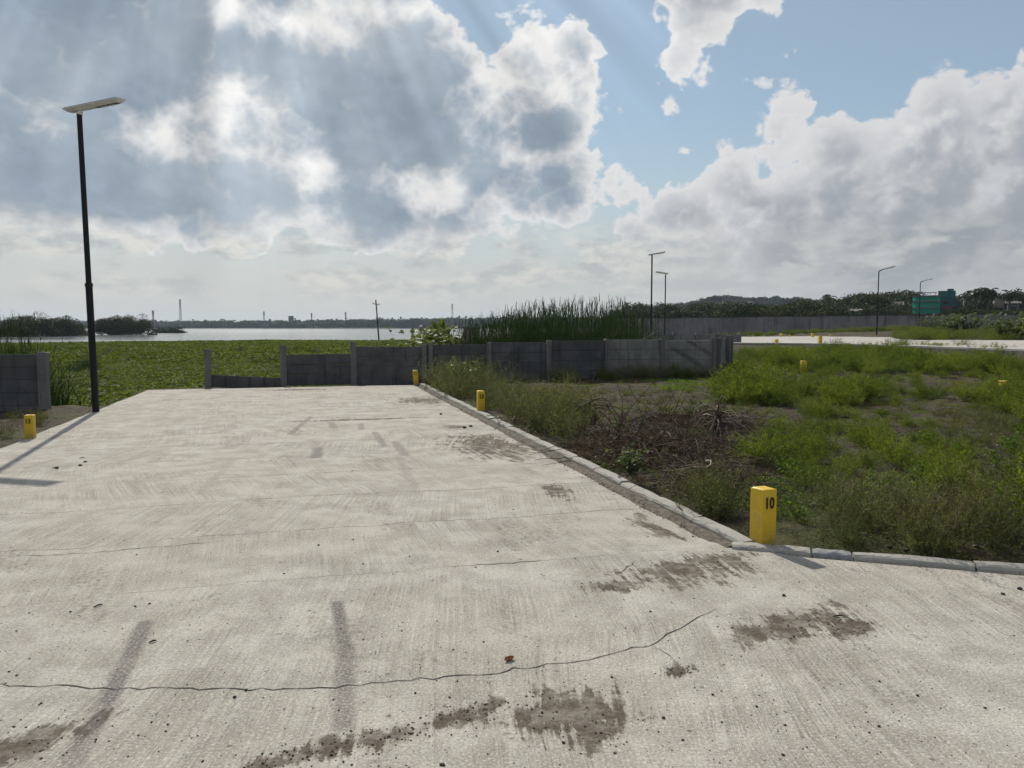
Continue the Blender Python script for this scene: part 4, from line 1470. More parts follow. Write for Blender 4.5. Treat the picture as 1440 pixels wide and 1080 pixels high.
# ------------------------------------------------------------------ lake margin: hyacinth, reeds, shrubs behind the wall
def build_margin():
    r = np.random.default_rng(31)
    near = [mesh_hyacinth(200 + i) for i in range(4)]
    wide = [mesh_hyacinth(210 + i, 3.4, 330, .15, .36) for i in range(3)]
    P, S_, I = [], [], []
    y = 15.5
    while y < 132:
        st = .95 if y < 46 else 2.3
        x = -y * .95 - 6
        while x < 16:
            xx, yy = x + r.uniform(-.4, .4) * st, y + r.uniform(-.4, .4) * st; x += st
            edge = 108 + 16 * float(fbm(xx * .03 + 3, 2.2)) + (26 if xx > -14 else 0) * float(sm(-40, -8, xx)) - 26 * float(sm(-35, -75, xx))
            if yy > edge: continue
            if float(lake_depth(np.array([xx]), np.array([yy]))[0]) < .45: continue
            P.append((xx, yy, WATER_Z + .02 + .10 * float(fbm(xx * .3, yy * .3)))); S_.append(r.uniform(.85, 1.15)); I.append(r.integers(0, 4) if y < 46 else 4 + r.integers(0, 3))
        y += st
    o = scatter('water_hyacinth', P, r.uniform(0, 6.28, len(P)), S_, near + wide, I)
    tag(o, 'bright green floating water hyacinth covering the near part of the lake', 'water plants', kind='stuff')
    # thicker grass tufts among it
    reeds = [mesh_reed(230 + i, 105, 2.4, .36) for i in range(4)]
    P, S_, I = [], [], []
    for _ in range(330):
        px_ = r.uniform(662, 905); Y = r.uniform(25.5, 33)
        x = (px_ - 720) / 1082 * Y
        top = 447 - 24 * sm(655, 760, px_) + 10 * sm(850, 905, px_)
        zt = V(px_, top + r.uniform(-6, 16), Y).z
        P.append((x, Y, -.45)); S_.append(max(.4, (zt + .45) / 2.8) * r.uniform(.72, 1.04)); I.append(r.integers(0, 4))
    o = scatter('reed_bed', P, r.uniform(0, 6.28, len(P)), S_, reeds, I, tilt=r.normal(0, .07, len(P)))
    tag(o, 'tall dense green reeds growing behind the precast wall', 'reeds', kind='stuff')
    P, S_, I = [], [], []
    for _ in range(34):
        px_ = r.uniform(-60, 74); Y = r.uniform(16.8, 19)
        P.append(((px_ - 720) / 1082 * Y, Y, -.6)); S_.append(r.uniform(.62, .90) * (1.0 if px_ < 20 else .85)); I.append(r.integers(0, 4))
    o = scatter('lakeside_reeds', P, r.uniform(0, 6.28, len(P)), S_, reeds, I)
    tag(o, 'short reeds growing behind the left precast wall', 'reeds', kind='stuff')
    P, S_, I = [], [], []
    for (px_, py_, n) in ((105, 525, 7), (128, 520, 6), (432, 497, 9), (400, 500, 6), (560, 488, 5), (330, 497, 4), (150, 500, 5)):
        for _ in range(n):
            q = G(px_ + r.normal(0, 10), py_ + r.normal(0, 2), -.6); P.append((q.x, q.y, -.75)); S_.append(r.uniform(.25, .42)); I.append(r.integers(0, 4))
    o = scatter('sedge_tufts', P, r.uniform(0, 6.28, len(P)), S_, reeds, I)
    tag(o, 'darker sedge tufts standing among the floating hyacinth', 'sedge', kind='stuff')
    # weeds creeping up the soil at the left and at the foot of the walls
    P = []
    for _ in range(9):
        q = G(r.uniform(0, 110), r.uniform(576, 612)); s, t = road_st(q.x, q.y)
        if t < -RD_W - .25: P.append((q.x, q.y, H(q.x, q.y), r.uniform(.25, .6)))
    for _ in range(30):
        i = r.integers(5, 8); a_, b_ = W_PTS[i], W_PTS[i + 1]; k = r.uniform(); P.append((a_[0] + (b_[0] - a_[0]) * k + .1, a_[1] + (b_[1] - a_[1]) * k - .35, 0.0, r.uniform(.5, 1.1)))
    a = np.array(P)
    o = scatter('wall_foot_weeds', a[:, :3], r.uniform(0, 6.28, len(a)), a[:, 3], WIRY + FERN[:2], r.integers(0, 6, len(a)))
    tag(o, 'small dark weeds at the foot of the walls and on the bare soil', 'weeds', kind='stuff')
    # shrubs behind the wall, left of the reeds
    g = 'shrubs behind the precast wall'
    for (bx, Y, top, k, lab) in ((590, 31, 461, 1, 'broad leaved shrub behind the precast wall, left of the round topped one'), (637, 31.5, 459, 1, 'broad leaved shrub behind the precast wall, between the round topped bush and the brick hut')):
        q = V(bx, top, Y); bush('broad_shrub', BROAD[int(bx) % 3], (q.x, q.y, -.5), ((q.z + .5) / 1.1 * .95,) * 2 + ((q.z + .5) / 1.1,), bx, lab, 'shrub', g)
    q = V(617, 448, 33); me = mesh_fern(140, 80, .9, .75, 60, .10, .035, L_FERN)
    root = bush('round_bush', me, (q.x, q.y, q.z - 1.0), (.85, .85, 1.05), 0, 'round topped green bush rising above the precast wall', 'bush', g, 'crown')
    mb = MB(); mb.tube([(0, 0, -1.6), (.02, 0, -.6), (0, .02, .3)], [.05, .04, .02], 7); mb.build('stem', L_STEMR, root)


build_margin()

# ------------------------------------------------------------------ trees
L_TREE = leafmat('tree_leaf', [(.013, .024, .009), (.024, .038, .013), (.044, .060, .020)], .18)
L_TREE2 = leafmat('tree_leaf_olive', [(.020, .030, .011), (.034, .047, .017), (.058, .070, .025)], .18)
L_PALM = leafmat('palm_leaf', [(.015, .026, .009), (.028, .042, .014), (.050, .064, .022)], .18)
M_BARK = plain('bark', (.075, .060, .048), .9, var=.4, scale=3)


def mesh_crown(seed, w, h, z0, clusters=34, per=46, leaf=.45, flat=False, mat=None):
    """broken crown: clumps of leaf faces round limb ends, open between"""
    F = Foliage(seed); r = F.r
    u = unit(r, clusters); rad = r.uniform(.35, 1.0, clusters) ** .6
    c = u * rad[:, None] * np.array([w / 2, w / 2, h / 2])
    if flat:      # a low dome whose skirts hang to the water
        q = np.hypot(c[:, 0], c[:, 1]) / (w / 2); c[:, 2] = -h / 2 + h * r.uniform(.04, 1.0, clusters) ** .85 * np.sqrt(np.clip(1.06 - q ** 2, .05, 1))
    c[:, 2] += z0 + h / 2
    # a few lobes stand out of the outline
    k = max(2, clusters // 9); c[:k, 2] += r.uniform(0, .16, k) * h; c[k:2 * k, :2] *= r.uniform(1.0, 1.22, (k, 1))
    cr = r.uniform(.10, .20, clusters) * min(w, h * 1.4)
    i = np.repeat(np.arange(clusters), per); N = len(i)
    off = unit(r, N) * (r.uniform(0, 1, N) ** .45)[:, None] * cr[i][:, None] * np.array([1.25, 1.25, .62 if flat else .85])
    F.leaves(c[i] + off, unit(r, N) + np.array([0, 0, .2]), r.uniform(.6, 1.3, N) * leaf, r.uniform(.5, 1.0, N) * leaf * .75, .15)
    return F.mesh('crown', [mat or L_TREE]), c


def mesh_trunk(c, h0, rad, seed, lean=.3):
    r = random.Random(seed); mb = MB()
    top = Vector((r.uniform(-lean, lean), r.uniform(-lean, lean), h0))
    mb.tube([(0, 0, -.6), (top.x * .3, top.y * .3, h0 * .5), top], [rad * 1.25, rad, rad * .8], 8)
    for k in range(min(9, len(c))):
        q = Vector(c[(k * 5) % len(c)]); m = top.lerp(q, .5) + Vector((0, 0, -.08 * (q - top).length))
        mb.tube([top - Vector((0, 0, .1)), m, q], [rad * .55, rad * .34, rad * .12], 6)
    me = mb.mesh('trunk'); me.materials.append(M_BARK)
    return me


def mesh_palm(seed, h):
    F = Foliage(seed); r = F.r; n = 17
    a = r.uniform(0, 6.28, n); e = r.uniform(-.35, 1.15, n)
    d = np.c_[np.cos(a) * np.cos(e), np.sin(a) * np.cos(e), np.sin(e)]; L = r.uniform(2.8, 3.9, n)
    p = np.tile(np.array([[0, 0, h]]), (n, 1)); seg = 9
    for k in range(seg):
        d2 = d + np.array([0, 0, -.22]) * (.5 + k * .14); d2 /= np.linalg.norm(d2, axis=1, keepdims=True)
        p2 = p + d2 * (L / seg)[:, None]
        F.strip(p, p2, .07 - .006 * k, 1)
        sd = np.cross(d2, np.array([0, 0, 1.0])); sd /= (np.linalg.norm(sd, axis=1, keepdims=True) + 1e-6)
        for q in (p, (p + p2) / 2):
            for sgn in (-1, 1):
                ld = sd * sgn + d2 * .55 + np.array([0, 0, -.45]) + r.normal(0, .12, (n, 3))
                F.leaves(q, ld, (1.1 - abs(k - 3.5) * .10) * r.uniform(.8, 1.1, n), .30, .1)
        p, d = p2, d2
    me = F.mesh('crown', [L_PALM, M_BARK])
    mb = MB(); rr = random.Random(seed); bx, by = rr.uniform(-.5, .5), rr.uniform(-.5, .5)
    mb.tube([(bx, by, -.5), (bx * .5, by * .5, h * .5), (0, 0, h + .1)], [.20, .15, .13], 8)
    tm = mb.mesh('trunk'); tm.materials.append(M_BARK)
    return me, tm


BROADLEAF = []
for i in range(6):
    w, h = (7.5, 6.2)[i % 2] + i * .4, 5.6 + .5 * (i % 3)
    cm, cc = mesh_crown(300 + i, w, h, 1.2, 64, 66, .46, mat=(L_TREE, L_TREE2)[i % 2]); BROADLEAF.append((cm, mesh_trunk(cc, 2.9, .2, i), 1.2 + h))
PALMS = []
for i in range(3):
    hh = 8.5 + 1.3 * i; cm, tm = mesh_palm(330 + i, hh); PALMS.append((cm, tm, hh + 1.4))
UMBR = []
for i in range(4):
    cm, cc = mesh_crown(350 + i, 9.5, 4.6, -.05, 150, 90, .28, True); UMBR.append((cm, mesh_trunk(cc, 1.5, .16, 60 + i), 4.6))


def tree(name, kind, p, sc, rz, lab, cat, group):
    root = empty(name, p, rz); root.scale = sc if isinstance(sc, tuple) else (sc,) * 3
    for n, me in (('crown', kind[0]), ('trunk', kind[1])):
        o = D.objects.new(n, me); COL.objects.link(o); o.parent = root
    tag(root, lab, cat, group); return root


# flat-topped trees standing in the shallows at the left
gi = 'flat topped trees standing in the lake at left'
for (px_, top, base, sx, k, lab) in [
        (18, 449, 473.5, 1.05, 0, 'low flat topped tree in the shallow lake, at the left edge of the picture'), (48, 443.5, 473, 1.15, 1, 'flat topped tree in the lake, tallest of the group left of the lamp'),
        (86, 446.5, 472.5, 1.1, 2, 'flat topped tree in the lake, second from the lamp on its left'), (108, 454, 472, .75, 3, 'small drooping tree in the lake directly left of the lamp pole'),
        (158, 446, 471, .95, 2, 'dark flat topped tree in the lake directly right of the lamp pole'), (186, 445, 471, 1.0, 0, 'dark flat topped tree in the lake, right of the one by the pole'),
        (-14, 452, 474, 1.2, 1, 'flat topped tree in the lake cut by the left edge of the picture')]:
    b = G(px_, base, WATER_Z); t = V(px_, top, b.y)
    s = (t.z - WATER_Z) / UMBR[k][2]
    tree('shallows_tree', UMBR[k], (b.x, b.y, WATER_Z - .1), (sx * s * 1.05, sx * s * 1.05, s), px_ * .7, lab, 'tree', gi)
for (px_, top, lab) in ((226, 459.5, 'small low bush island in the lake, left half'), (246, 458.5, 'small low bush island in the lake, right half')):
    b = G(px_, 468.5, WATER_Z); t = V(px_, top, b.y)
    s = (t.z - WATER_Z) / UMBR[1][2]
    tree('island_bush', UMBR[(px_ // 2) % 4], (b.x, b.y, WATER_Z - .5), (s * 1.3, s * 1.3, s * 1.1), px_, lab, 'bush', 'low bushes on the lake')

# trees behind the boundary wall, nearest and tallest towards the right
rt = random.Random(21)
gt = 'trees behind the boundary wall'
MID = []
def tops(px_):       # outline of the wood in the photograph
    pts = [(860, 437), (900, 428), (940, 432), (1000, 430), (1100, 428), (1160, 424), (1200, 418), (1250, 413), (1290, 417), (1340, 418), (1390, 416), (1440, 416), (1560, 412)]
    for (a, b) in zip(pts[:-1], pts[1:]):
        if a[0] <= px_ <= b[0]: return a[1] + (b[1] - a[1]) * (px_ - a[0]) / (b[0] - a[0])
    return 420
words = ['dense dark green tree', 'olive green tree']
def where(px_):
    for lim, w in ((960, 'behind the two lamps by the reeds'), (1078, 'under the higher wooded hill'), (1150, 'behind the middle of the boundary wall'), (1228, 'left of the nearer arm lamp'), (1284, 'between the two arm lamps'), (1348, 'behind the green netted building'), (1408, 'around the tall palm pair')):
        if px_ < lim: return w
    return 'at the right edge of the wood'
px_ = 866.0
while px_ < 1520:
    Y = rt.uniform(190, 330); k = rt.randrange(6)
    top = tops(px_) + rt.uniform(-3, 7)
    if 1272 < px_ < 1346: Y = rt.uniform(240, 330)
    if 1300 < px_ < 1330: top += 6
    q = V(px_, top, Y); g = H(q.x, q.y); s = (q.z - g) / BROADLEAF[k][2]
    tree('wood_tree', BROADLEAF[k], (q.x, q.y, g), (s * rt.uniform(.95, 1.35), s * rt.uniform(.95, 1.35), s), rt.uniform(0, 6), words[k % 2] + ' in the wood ' + where(px_), 'tree', gt)
    px_ += rt.uniform(6, 10)
px_ = 1040.0
while px_ < 1500:      # lower trees close behind the wall
    Y = rt.uniform(132, 165); k = rt.randrange(6)
    if not (1274 < px_ < 1340):
        q = V(px_, rt.uniform(427, 439), Y); g = H(q.x, q.y); s = (q.z - g) / BROADLEAF[k][2]
        tree('wood_tree', BROADLEAF[k], (q.x, q.y, g), (s * 1.35, s * 1.35, s), rt.uniform(0, 6), 'low leafy tree just over the boundary wall, ' + where(px_), 'tree', 'low trees over the boundary wall')
    px_ += rt.uniform(9, 18)
for i, (px_, top, Y, lab) in enumerate([
        (1374, 403.5, 170, 'coconut palm right of the green building, leftmost of the tall pair'), (1391, 404.5, 175, 'coconut palm right of the green building, rightmost of the tall pair'), (1421, 408, 170, 'coconut palm standing near the right edge behind the wall'),
        (1284, 408.5, 230, 'coconut palm directly left of the green netted building'), (1166, 414, 300, 'distant palm above the wood, left of the two far lamps'), (1246, 411, 260, 'palm above the wood just right of the arm street lamp'), (1364, 412, 200, 'shorter palm leaning left of the tall pair'), (1438, 412, 190, 'palm cut by the right edge of the picture'), (1262, 412, 270, 'palm above the wood between the two far lamps')]):
    k = PALMS[i % 3]; q = V(px_, top, Y); g = H(q.x, q.y); s = (q.z - g) / k[2]
    tree('coconut_palm', k, (q.x, q.y, g), (max(s, .8), max(s, .8), s), i * 1.7, lab, 'palm', 'palms above the wood')

# the wooded far shore and hills: one mass each
def join_kind(k, name):
    bm = bmesh.new(); bm.from_mesh(k[0]); bm.from_mesh(k[1]); me = D.meshes.new(name); bm.to_mesh(me); bm.free()
    me.materials.append(L_TREE); return me


far_src = []
for i in range(4):
    cm, cc = mesh_crown(400 + i, 11, 9.0, .0, 40, 34, 1.3, mat=(L_TREE, L_TREE2)[i % 2]); far_src.append(cm)
palm_far = []
for i in range(3):
    F = Foliage(420 + i); r = F.r; h = 15 + 2 * i; n = 40
    F.leaves(np.tile([[0, 0, h * 1.0]], (n, 1)), unit(r, n) + np.array([0, 0, .15]), r.uniform(2.2, 3.6, n), 1.0, .1)
    F.strip(np.array([[0, 0, -1.0], [0, .1, -1.0]]), np.array([[0, 0, h], [0, 0, h]], float), .7, 1)
    palm_far.append(F.mesh('far_palm', [L_PALM, M_BARK]))


def build_far_wood():
    r = np.random.default_rng(9); P, S_, I = [], [], []
    for _ in range(1700):       # far shore, left to the hills
        x = r.uniform(-1250, 420); y = 1262 + 60 * (float(vnoise(x * .004, 3.3)) - .5) + r.uniform(0, 1) ** 2 * 150
        rise = .72 + .35 * sm(-500, 150, x)
        if r.uniform() < .16: P.append((x, y, H(x, y) - .5)); S_.append((1.0, 1.0, rise * r.uniform(.8, 1.05))); I.append(4 + r.integers(0, 3))
        else:
            P.append((x, y, H(x, y) - 1)); k = r.uniform(.8, 1.3); S_.append((k * 1.6, k * 1.6, k * 1.45 * rise)); I.append(r.integers(0, 4))
    o = scatter('far_shore_wood', P, r.uniform(0, 6.28, len(P)), S_, far_src + palm_far, I)
    tag(o, 'hazy line of trees and palms along the far shore of the lake', 'wood', kind='stuff')
    P, S_, I = [], [], []
    for _ in range(3000):
        y = r.uniform(480, 1230); ra = r.uniform(.11, .86); x = ra * y
        if float(lake_depth(np.array([x]), np.array([y]))[0]) > .01: continue
        k = r.uniform(.6, 1.15); P.append((x, y, H(x, y) - 1)); S_.append((k * 1.15, k * 1.15, k * .8)); I.append(r.integers(0, 4))
    o = scatter('hill_wood', P, r.uniform(0, 6.28, len(P)), S_, far_src, I)
    tag(o, 'dark wood covering the low hills behind the boundary wall', 'wood', kind='stuff')


build_far_wood()


# ------------------------------------------------------------------ buildings and masts
def build_green_house():
    Y = 205.0
    net = leafmat('green_netting', [(.025, .36, .24), (.04, .43, .29)], .3, tcol=(1, 1, 1)); net2 = plain('teal_netting', (.025, .10, .11), .85, var=.3, scale=.8)
    con = plain('bare_concrete_frame', (.20, .19, .18), .9, var=.3, scale=1.0); dark = plain('dark_opening', (.02, .022, .025), .9); red = plain('red_panel', (.20, .035, .03), .8)
    c = V(1312, 440, Y); g = H(c.x, Y)
    root = empty('netted_building', (c.x, Y, g), -math.atan2(c.x, Y)); tag(root, 'half built block wrapped in bright green safety netting', 'building')
    m = Y / 1082 * 1.12
    X = lambda px_: (px_ - 1312) * m
    Z = lambda py_: V(1312, py_, Y).z - g
    mb = MB(); mb.box(((X(1290) + X(1319)) / 2, 4.2, Z(418) / 2 - .1), (X(1318.6) - X(1290.4), 8, Z(418) - .2)); mb.build('core', con, root)
    for i, (a, b) in enumerate(((416.5, 422.5), (424, 432), (433.2, 440.5))):      # three bays of netting, one per storey
        mb = MB(); P, F = [], []; n = 18
        for k in range(n + 1):
            x = X(1289) + (X(1319.5) - X(1289)) * k / n; w = .10 * math.sin(k * 1.9 + i) + .06 * math.sin(k * 4.3)
            P += [(x, .02 + w * .4, Z(a) + .05 * math.sin(k * 1.3)), (x, -.12 + w, (Z(a) + Z(b)) / 2), (x, -.02 + w, Z(b) - .08 * abs(math.sin(k * .9)))]
            if k:
                for j in range(2): F.append((3 * k - 3 + j, 3 * k - 2 + j, 3 * k + 1 + j, 3 * k + j))
        mb.add(P, F); mb.build('netting', net, root)
        mb = MB(); mb.box(((X(1289) + X(1319.5)) / 2, 3.6, Z(a) + .1), (X(1319.8) - X(1288.6), 8.2, .25)); mb.build('floor_slab', con, root)
    mb = MB(); mb.box(((X(1320) + X(1341)) / 2, 4.4, Z(420) / 2), (X(1341) - X(1320.2), 7.6, Z(420))); mb.build('wing', net2, root)
    mb = MB(); mb.box(((X(1318) + X(1335)) / 2, 5.0, (Z(409) + Z(420)) / 2), (X(1335) - X(1316), 5.5, Z(408.5) - Z(420))); mb.build('stair_tower', net2, root)
    mb = MB(); mb.box(((X(1327) + X(1334)) / 2, 5.0, Z(407.6)), (X(1334) - X(1327), 3, .7)); mb.build('water_tank', net2, root)
    for (a, b, py0, py1, mt) in ((1323, 1329, 424, 428, dark), (1331, 1339, 424, 428, net2), (1322, 1332, 431, 434, red), (1334, 1340, 431, 435, dark), (1323, 1330, 436, 440, dark)):
        mb = MB(); mb.box(((X(a) + X(b)) / 2, .57, (Z(py0) + Z(py1)) / 2), (X(b) - X(a), .12, Z(py0) - Z(py1))); mb.build('window', mt, root)
    for k in (1302, 1308, 1314):
        mb = MB(); mb.tube([(X(k), 1.0, Z(417)), (X(k), 1.0, Z(411.5))], .07, 5); mb.build('rebar_column', con, root)
    mb = MB(); mb.box(((X(1301) + X(1316)) / 2, 1.0, Z(411.2)), (X(1316) - X(1301), .3, .18)); mb.build('scaffold_beam', con, root)


build_green_house()


def build_house(px0, px1, top, base, Y, wall, roof_pitch, lab):
    c = V((px0 + px1) / 2, base, Y); m = Y / 1082; w = (px1 - px0) * m; z0 = min(H(c.x, Y), c.z) - .3; h = V(px0, top, Y).z - z0
    root = empty('house', (c.x, Y, z0), -math.atan2(c.x, Y) * .9); tag(root, lab, 'house', 'houses among the trees')
    mb = MB(); mb.box((0, 3, h / 2), (w, 6, h)); wl = mb.build('wall', wall, root)
    n = max(1, int(w / 3))
    for st in range(max(1, int(h / 3.1))):
        for k in range(n):
            x = -w / 2 + w * (k + .5) / n; z = st * 3.1 + 1.75
            if z + .8 > h: continue
            mb = MB(); mb.box((x, -.02, z), (1.2, .10, 1.3)); mb.build('window', MATS['dark_opening'], root)
            mb = MB(); mb.box((x, -.12, z - .72), (1.5, .25, .1)); mb.build('window_sill', wall, root)
    mb = MB()
    if roof_pitch: mb.add([(-w / 2 - .4, -.5, h), (w / 2 + .4, -.5, h), (w / 2 + .4, 6.5, h), (-w / 2 - .4, 6.5, h), (-w / 2 - .4, 3, h + roof_pitch), (w / 2 + .4, 3, h + roof_pitch)], [(3, 2, 1, 0), (0, 1, 5, 4), (2, 3, 4, 5), (1, 2, 5), (3, 0, 4)])
    else: mb.box((0, 3, h + .12), (w + .5, 6.5, .24))
    mb.build('roof', MATS['house_roof'], root)
    return root


w1 = plain('house_white', (.24, .24, .24), .8, var=.15, scale=.5); w2 = plain('house_cream', (.24, .21, .17), .85, var=.15, scale=.5); w3 = plain('house_grey', (.12, .125, .13), .85, var=.2, scale=.5)
plain('house_roof', (.14, .12, .115), .85, var=.3, scale=.6)
for a in [(1198, 1214, 437.5, 446, 150, w3, .5, 'low grey shed roof among the trees left of the far lamps'), (1222, 1234, 430.5, 441, 185, w1, 0, 'small white house half hidden left of the arm street lamp'), (1258, 1268, 428.5, 440, 190, w2, .8, 'small cream house behind low trees between the far lamps'),
          (1356, 1362, 420, 432, 195, w3, 0, 'narrow white house between green building and the tall palms'), (1399, 1411, 420, 432, 190, w2, 0, 'pale house behind the palms near the right edge'), (1418, 1432, 426.5, 436, 185, w3, .6, 'white walled house at the right edge behind palms'),
          (1006, 1018, 432, 438, 420, w3, .8, 'tiny pale roof on the wooded hillside'), (1152, 1162, 431, 436, 380, w1, 0, 'tiny white house on the slope below the hills'), (1168, 1174, 430, 436, 380, w1, 0, 'tiny white house right of its twin on the slope'),
          (406, 413, 444.5, 462, 1300, w3, 0, 'grey block on the far shore of the lake, above the trees'), (367, 378, 451, 462, 1256, w3, 0, 'pale building among trees on the far shore left of centre'), (442, 452, 453, 462, 1256, w1, 0, 'pale building among trees on the far shore')]:
    build_house(*a)


def build_mast(px_, top, Y, lab, base=458, wide=1.6):
    t = V(px_, top, Y); z0 = H(t.x, Y) - .2; h = t.z - z0
    root = empty('telecom_mast', (t.x, Y, z0)); tag(root, lab, 'mast', 'telecom masts on the skyline')
    steel = MATS['mast_steel']; w0, w1_ = wide, wide * .45
    legs = [(-1, -1), (1, -1), (1, 1), (-1, 1)]
    for (a, b) in legs:
        mb = MB(); mb.tube([(a * w0, b * w0, 0), (a * w1_, b * w1_, h * .97)], .22, 5); mb.build('leg', steel, root)
    mb = MB(); n = 9
    for k in range(n):
        za, zb = h * .97 * k / n, h * .97 * (k + 1) / n
        wa, wb = w0 + (w1_ - w0) * k / n, w0 + (w1_ - w0) * (k + 1) / n
        for i in range(4):
            (a, b), (c, d_) = legs[i], legs[(i + 1) % 4]
            mb.tube([(a * wa, b * wa, za), (c * wb, d_ * wb, zb)], .10, 4); mb.tube([(a * wb, b * wb, zb), (c * wb, d_ * wb, zb)], .10, 4)
    mb.build('lattice', steel, root)
    for k in range(3):
        for i in range(3):
            an = i * 2.09 + k; z = h * (.80 + .08 * k)
            mb = MB(); mb.box((math.cos(an) * (w1_ + .7), math.sin(an) * (w1_ + .7), z), (.5, .6, 2.3), an); mb.build('antenna', MATS['antenna_pale'], root)
    mb = MB(); mb.tube([(0, 0, h * .95), (0, 0, h)], .12, 5); mb.build('lightning_rod', steel, root)


plain('mast_steel', (.17, .15, .15), .6, metal=.3); plain('antenna_pale', (.40, .38, .37), .6)
for a in ((253, 420, 1252, 'tallest lattice telecom mast on the far shore at left'), (215, 436.5, 1100, 'short telecom mast left of the tallest one', 458, 1.2), (636, 427, 1252, 'telecom mast on the far shore, left of the reeds', 458, 1.4), (371, 438, 1254, 'thin short mast on the far shore, left of centre', 458, .8), (438, 440, 1254, 'thin mast on the far shore above the trees, centre left', 458, .8), (486, 439, 1254, 'thin mast on the far shore, left of the utility pole', 458, .8)):
    build_mast(*a)

# utility pole out on the hyacinth
b = G(533, 476.5, -.6); t = V(528.5, 421.5, b.y)
root = empty('utility_pole', (b.x, b.y, -1.2)); tag(root, 'dark wooden utility pole with crossarm leaning in the hyacinth', 'utility pole')
mw = plain('old_pole_wood', (.030, .027, .026), .8, var=.3, scale=4); d_ = Vector((t.x - b.x, 0, t.z + 1.2))
mb = MB(); mb.tube([(0, 0, 0), d_ * .5, d_], [.15, .13, .11], 9); mb.build('pole', mw, root)
ca = d_ * .90; mb = MB(); mb.tube([ca + Vector((-.62, -.15, .06)), ca + Vector((.68, -.15, -.20))], .06, 6); mb.build('crossarm', mw, root)
for k in (-.55, -.2, .6):
    q = ca + Vector((k, -.15, .0 - k * .2 + .05)); mb = MB(); mb.tube([q, q + Vector((0, 0, .10)), q + Vector((0, 0, .2))], [.05, .075, .04], 7); mb.build('insulator', MATS['antenna_pale'], root)

# small boat with a standing pole, on the water by the islands
q = G(214, 471.2, WATER_Z); root = empty('rowing_boat', (q.x, q.y, WATER_Z), .15); tag(root, 'small dark open boat on the lake beside the low bush island', 'boat')
mb = MB(); P, F = [], []; n = 11
for i in range(n):
    k = i / (n - 1) * 2 - 1; w = .48 * (1 - abs(k) ** 2.6) + .02; lift = .22 * k * k
    P += [(k * 1.5, -w, .32 + lift), (k * 1.5, -w * .6, -.05 + lift * .6), (k * 1.5, w * .6, -.05 + lift * .6), (k * 1.5, w, .32 + lift), (k * 1.5, w * .85, .32 + lift), (k * 1.5, w * .5, .05 + lift * .6), (k * 1.5, -w * .5, .05 + lift * .6), (k * 1.5, -w * .85, .32 + lift)]
    if i:
        for j in range(8): j2 = (j + 1) % 8; F.append((8 * i - 8 + j, 8 * i - 8 + j2, 8 * i + j2, 8 * i + j))
mb.add(P, F); mb.build('hull', mw, root)
for k in (-.6, .5): mb = MB(); mb.box((k, 0, .27), (.22, .74, .04)); mb.build('thwart', mw, root)
mb = MB(); mb.tube([(1.1, .1, .1), (1.25, .1, 1.5)], .05, 6); mb.build('mooring_pole', mw, root)

# little brick hut at the left end of the reeds
q = V(661, 462, 30); root = empty('brick_hut', (q.x, 30, -.4)); tag(root, 'weathered pinkish brick hut end at the left side of the reed bed', 'hut')
mbk, nt, bb = newmat('weathered_brick')
p = pos(nt); br = nt.nodes.new('ShaderNodeTexBrick'); put(nt, br.inputs['Vector'], vec(nt, xyz(nt, p)[0], xyz(nt, p)[2], 0.0)); br.inputs['Scale'].default_value = 4.0
br.inputs['Color1'].default_value = (.30, .20, .165, 1); br.inputs['Color2'].default_value = (.36, .27, .23, 1); br.inputs['Mortar'].default_value = (.22, .20, .19, 1)
put(nt, bb.inputs['Base Color'], S(nt, br.outputs[0])); bb.inputs['Roughness'].default_value = .95
mb = MB(); mb.box((0, .5, (q.z + .4) / 2), (.52, 1.0, q.z + .4), bevel=.01); mb.build('wall', mbk, root)
mb = MB(); mb.box((0, .5, q.z + .43), (.62, 1.1, .06), bevel=.01); mb.build('roof', MATS['house_roof'], root)
for k in (-.19, 0, .19): mb = MB(); mb.box((k, -.02, (q.z + .4) / 2), (.035, .05, q.z + .3)); mb.build('bar', MATS['dark_opening'], root)

# ------------------------------------------------------------------ heap of uprooted dry brush
M_TWIG = plain('dry_twig', (.105, .072, .050), .9, var=.45, scale=9); M_TWIGD = plain('dark_twig', (.036, .026, .020), .92, var=.4, scale=9); M_PALEW = plain('bleached_wood', (.25, .21, .165), .85, var=.3, scale=10)


def crooked(r, a, d, L, n=6, wob=.22, droop=-.12):
    pts = [Vector(a)]; d = Vector(d).normalized()
    for k in range(n):
        d = (d + Vector((r.gauss(0, wob), r.gauss(0, wob), r.gauss(0, wob) + droop))).normalized(); pts.append(pts[-1] + d * (L / n))
    for q in pts: q.z = max(q.z, H(q.x, q.y) + .01) if False else max(q.z, .02)
    return pts


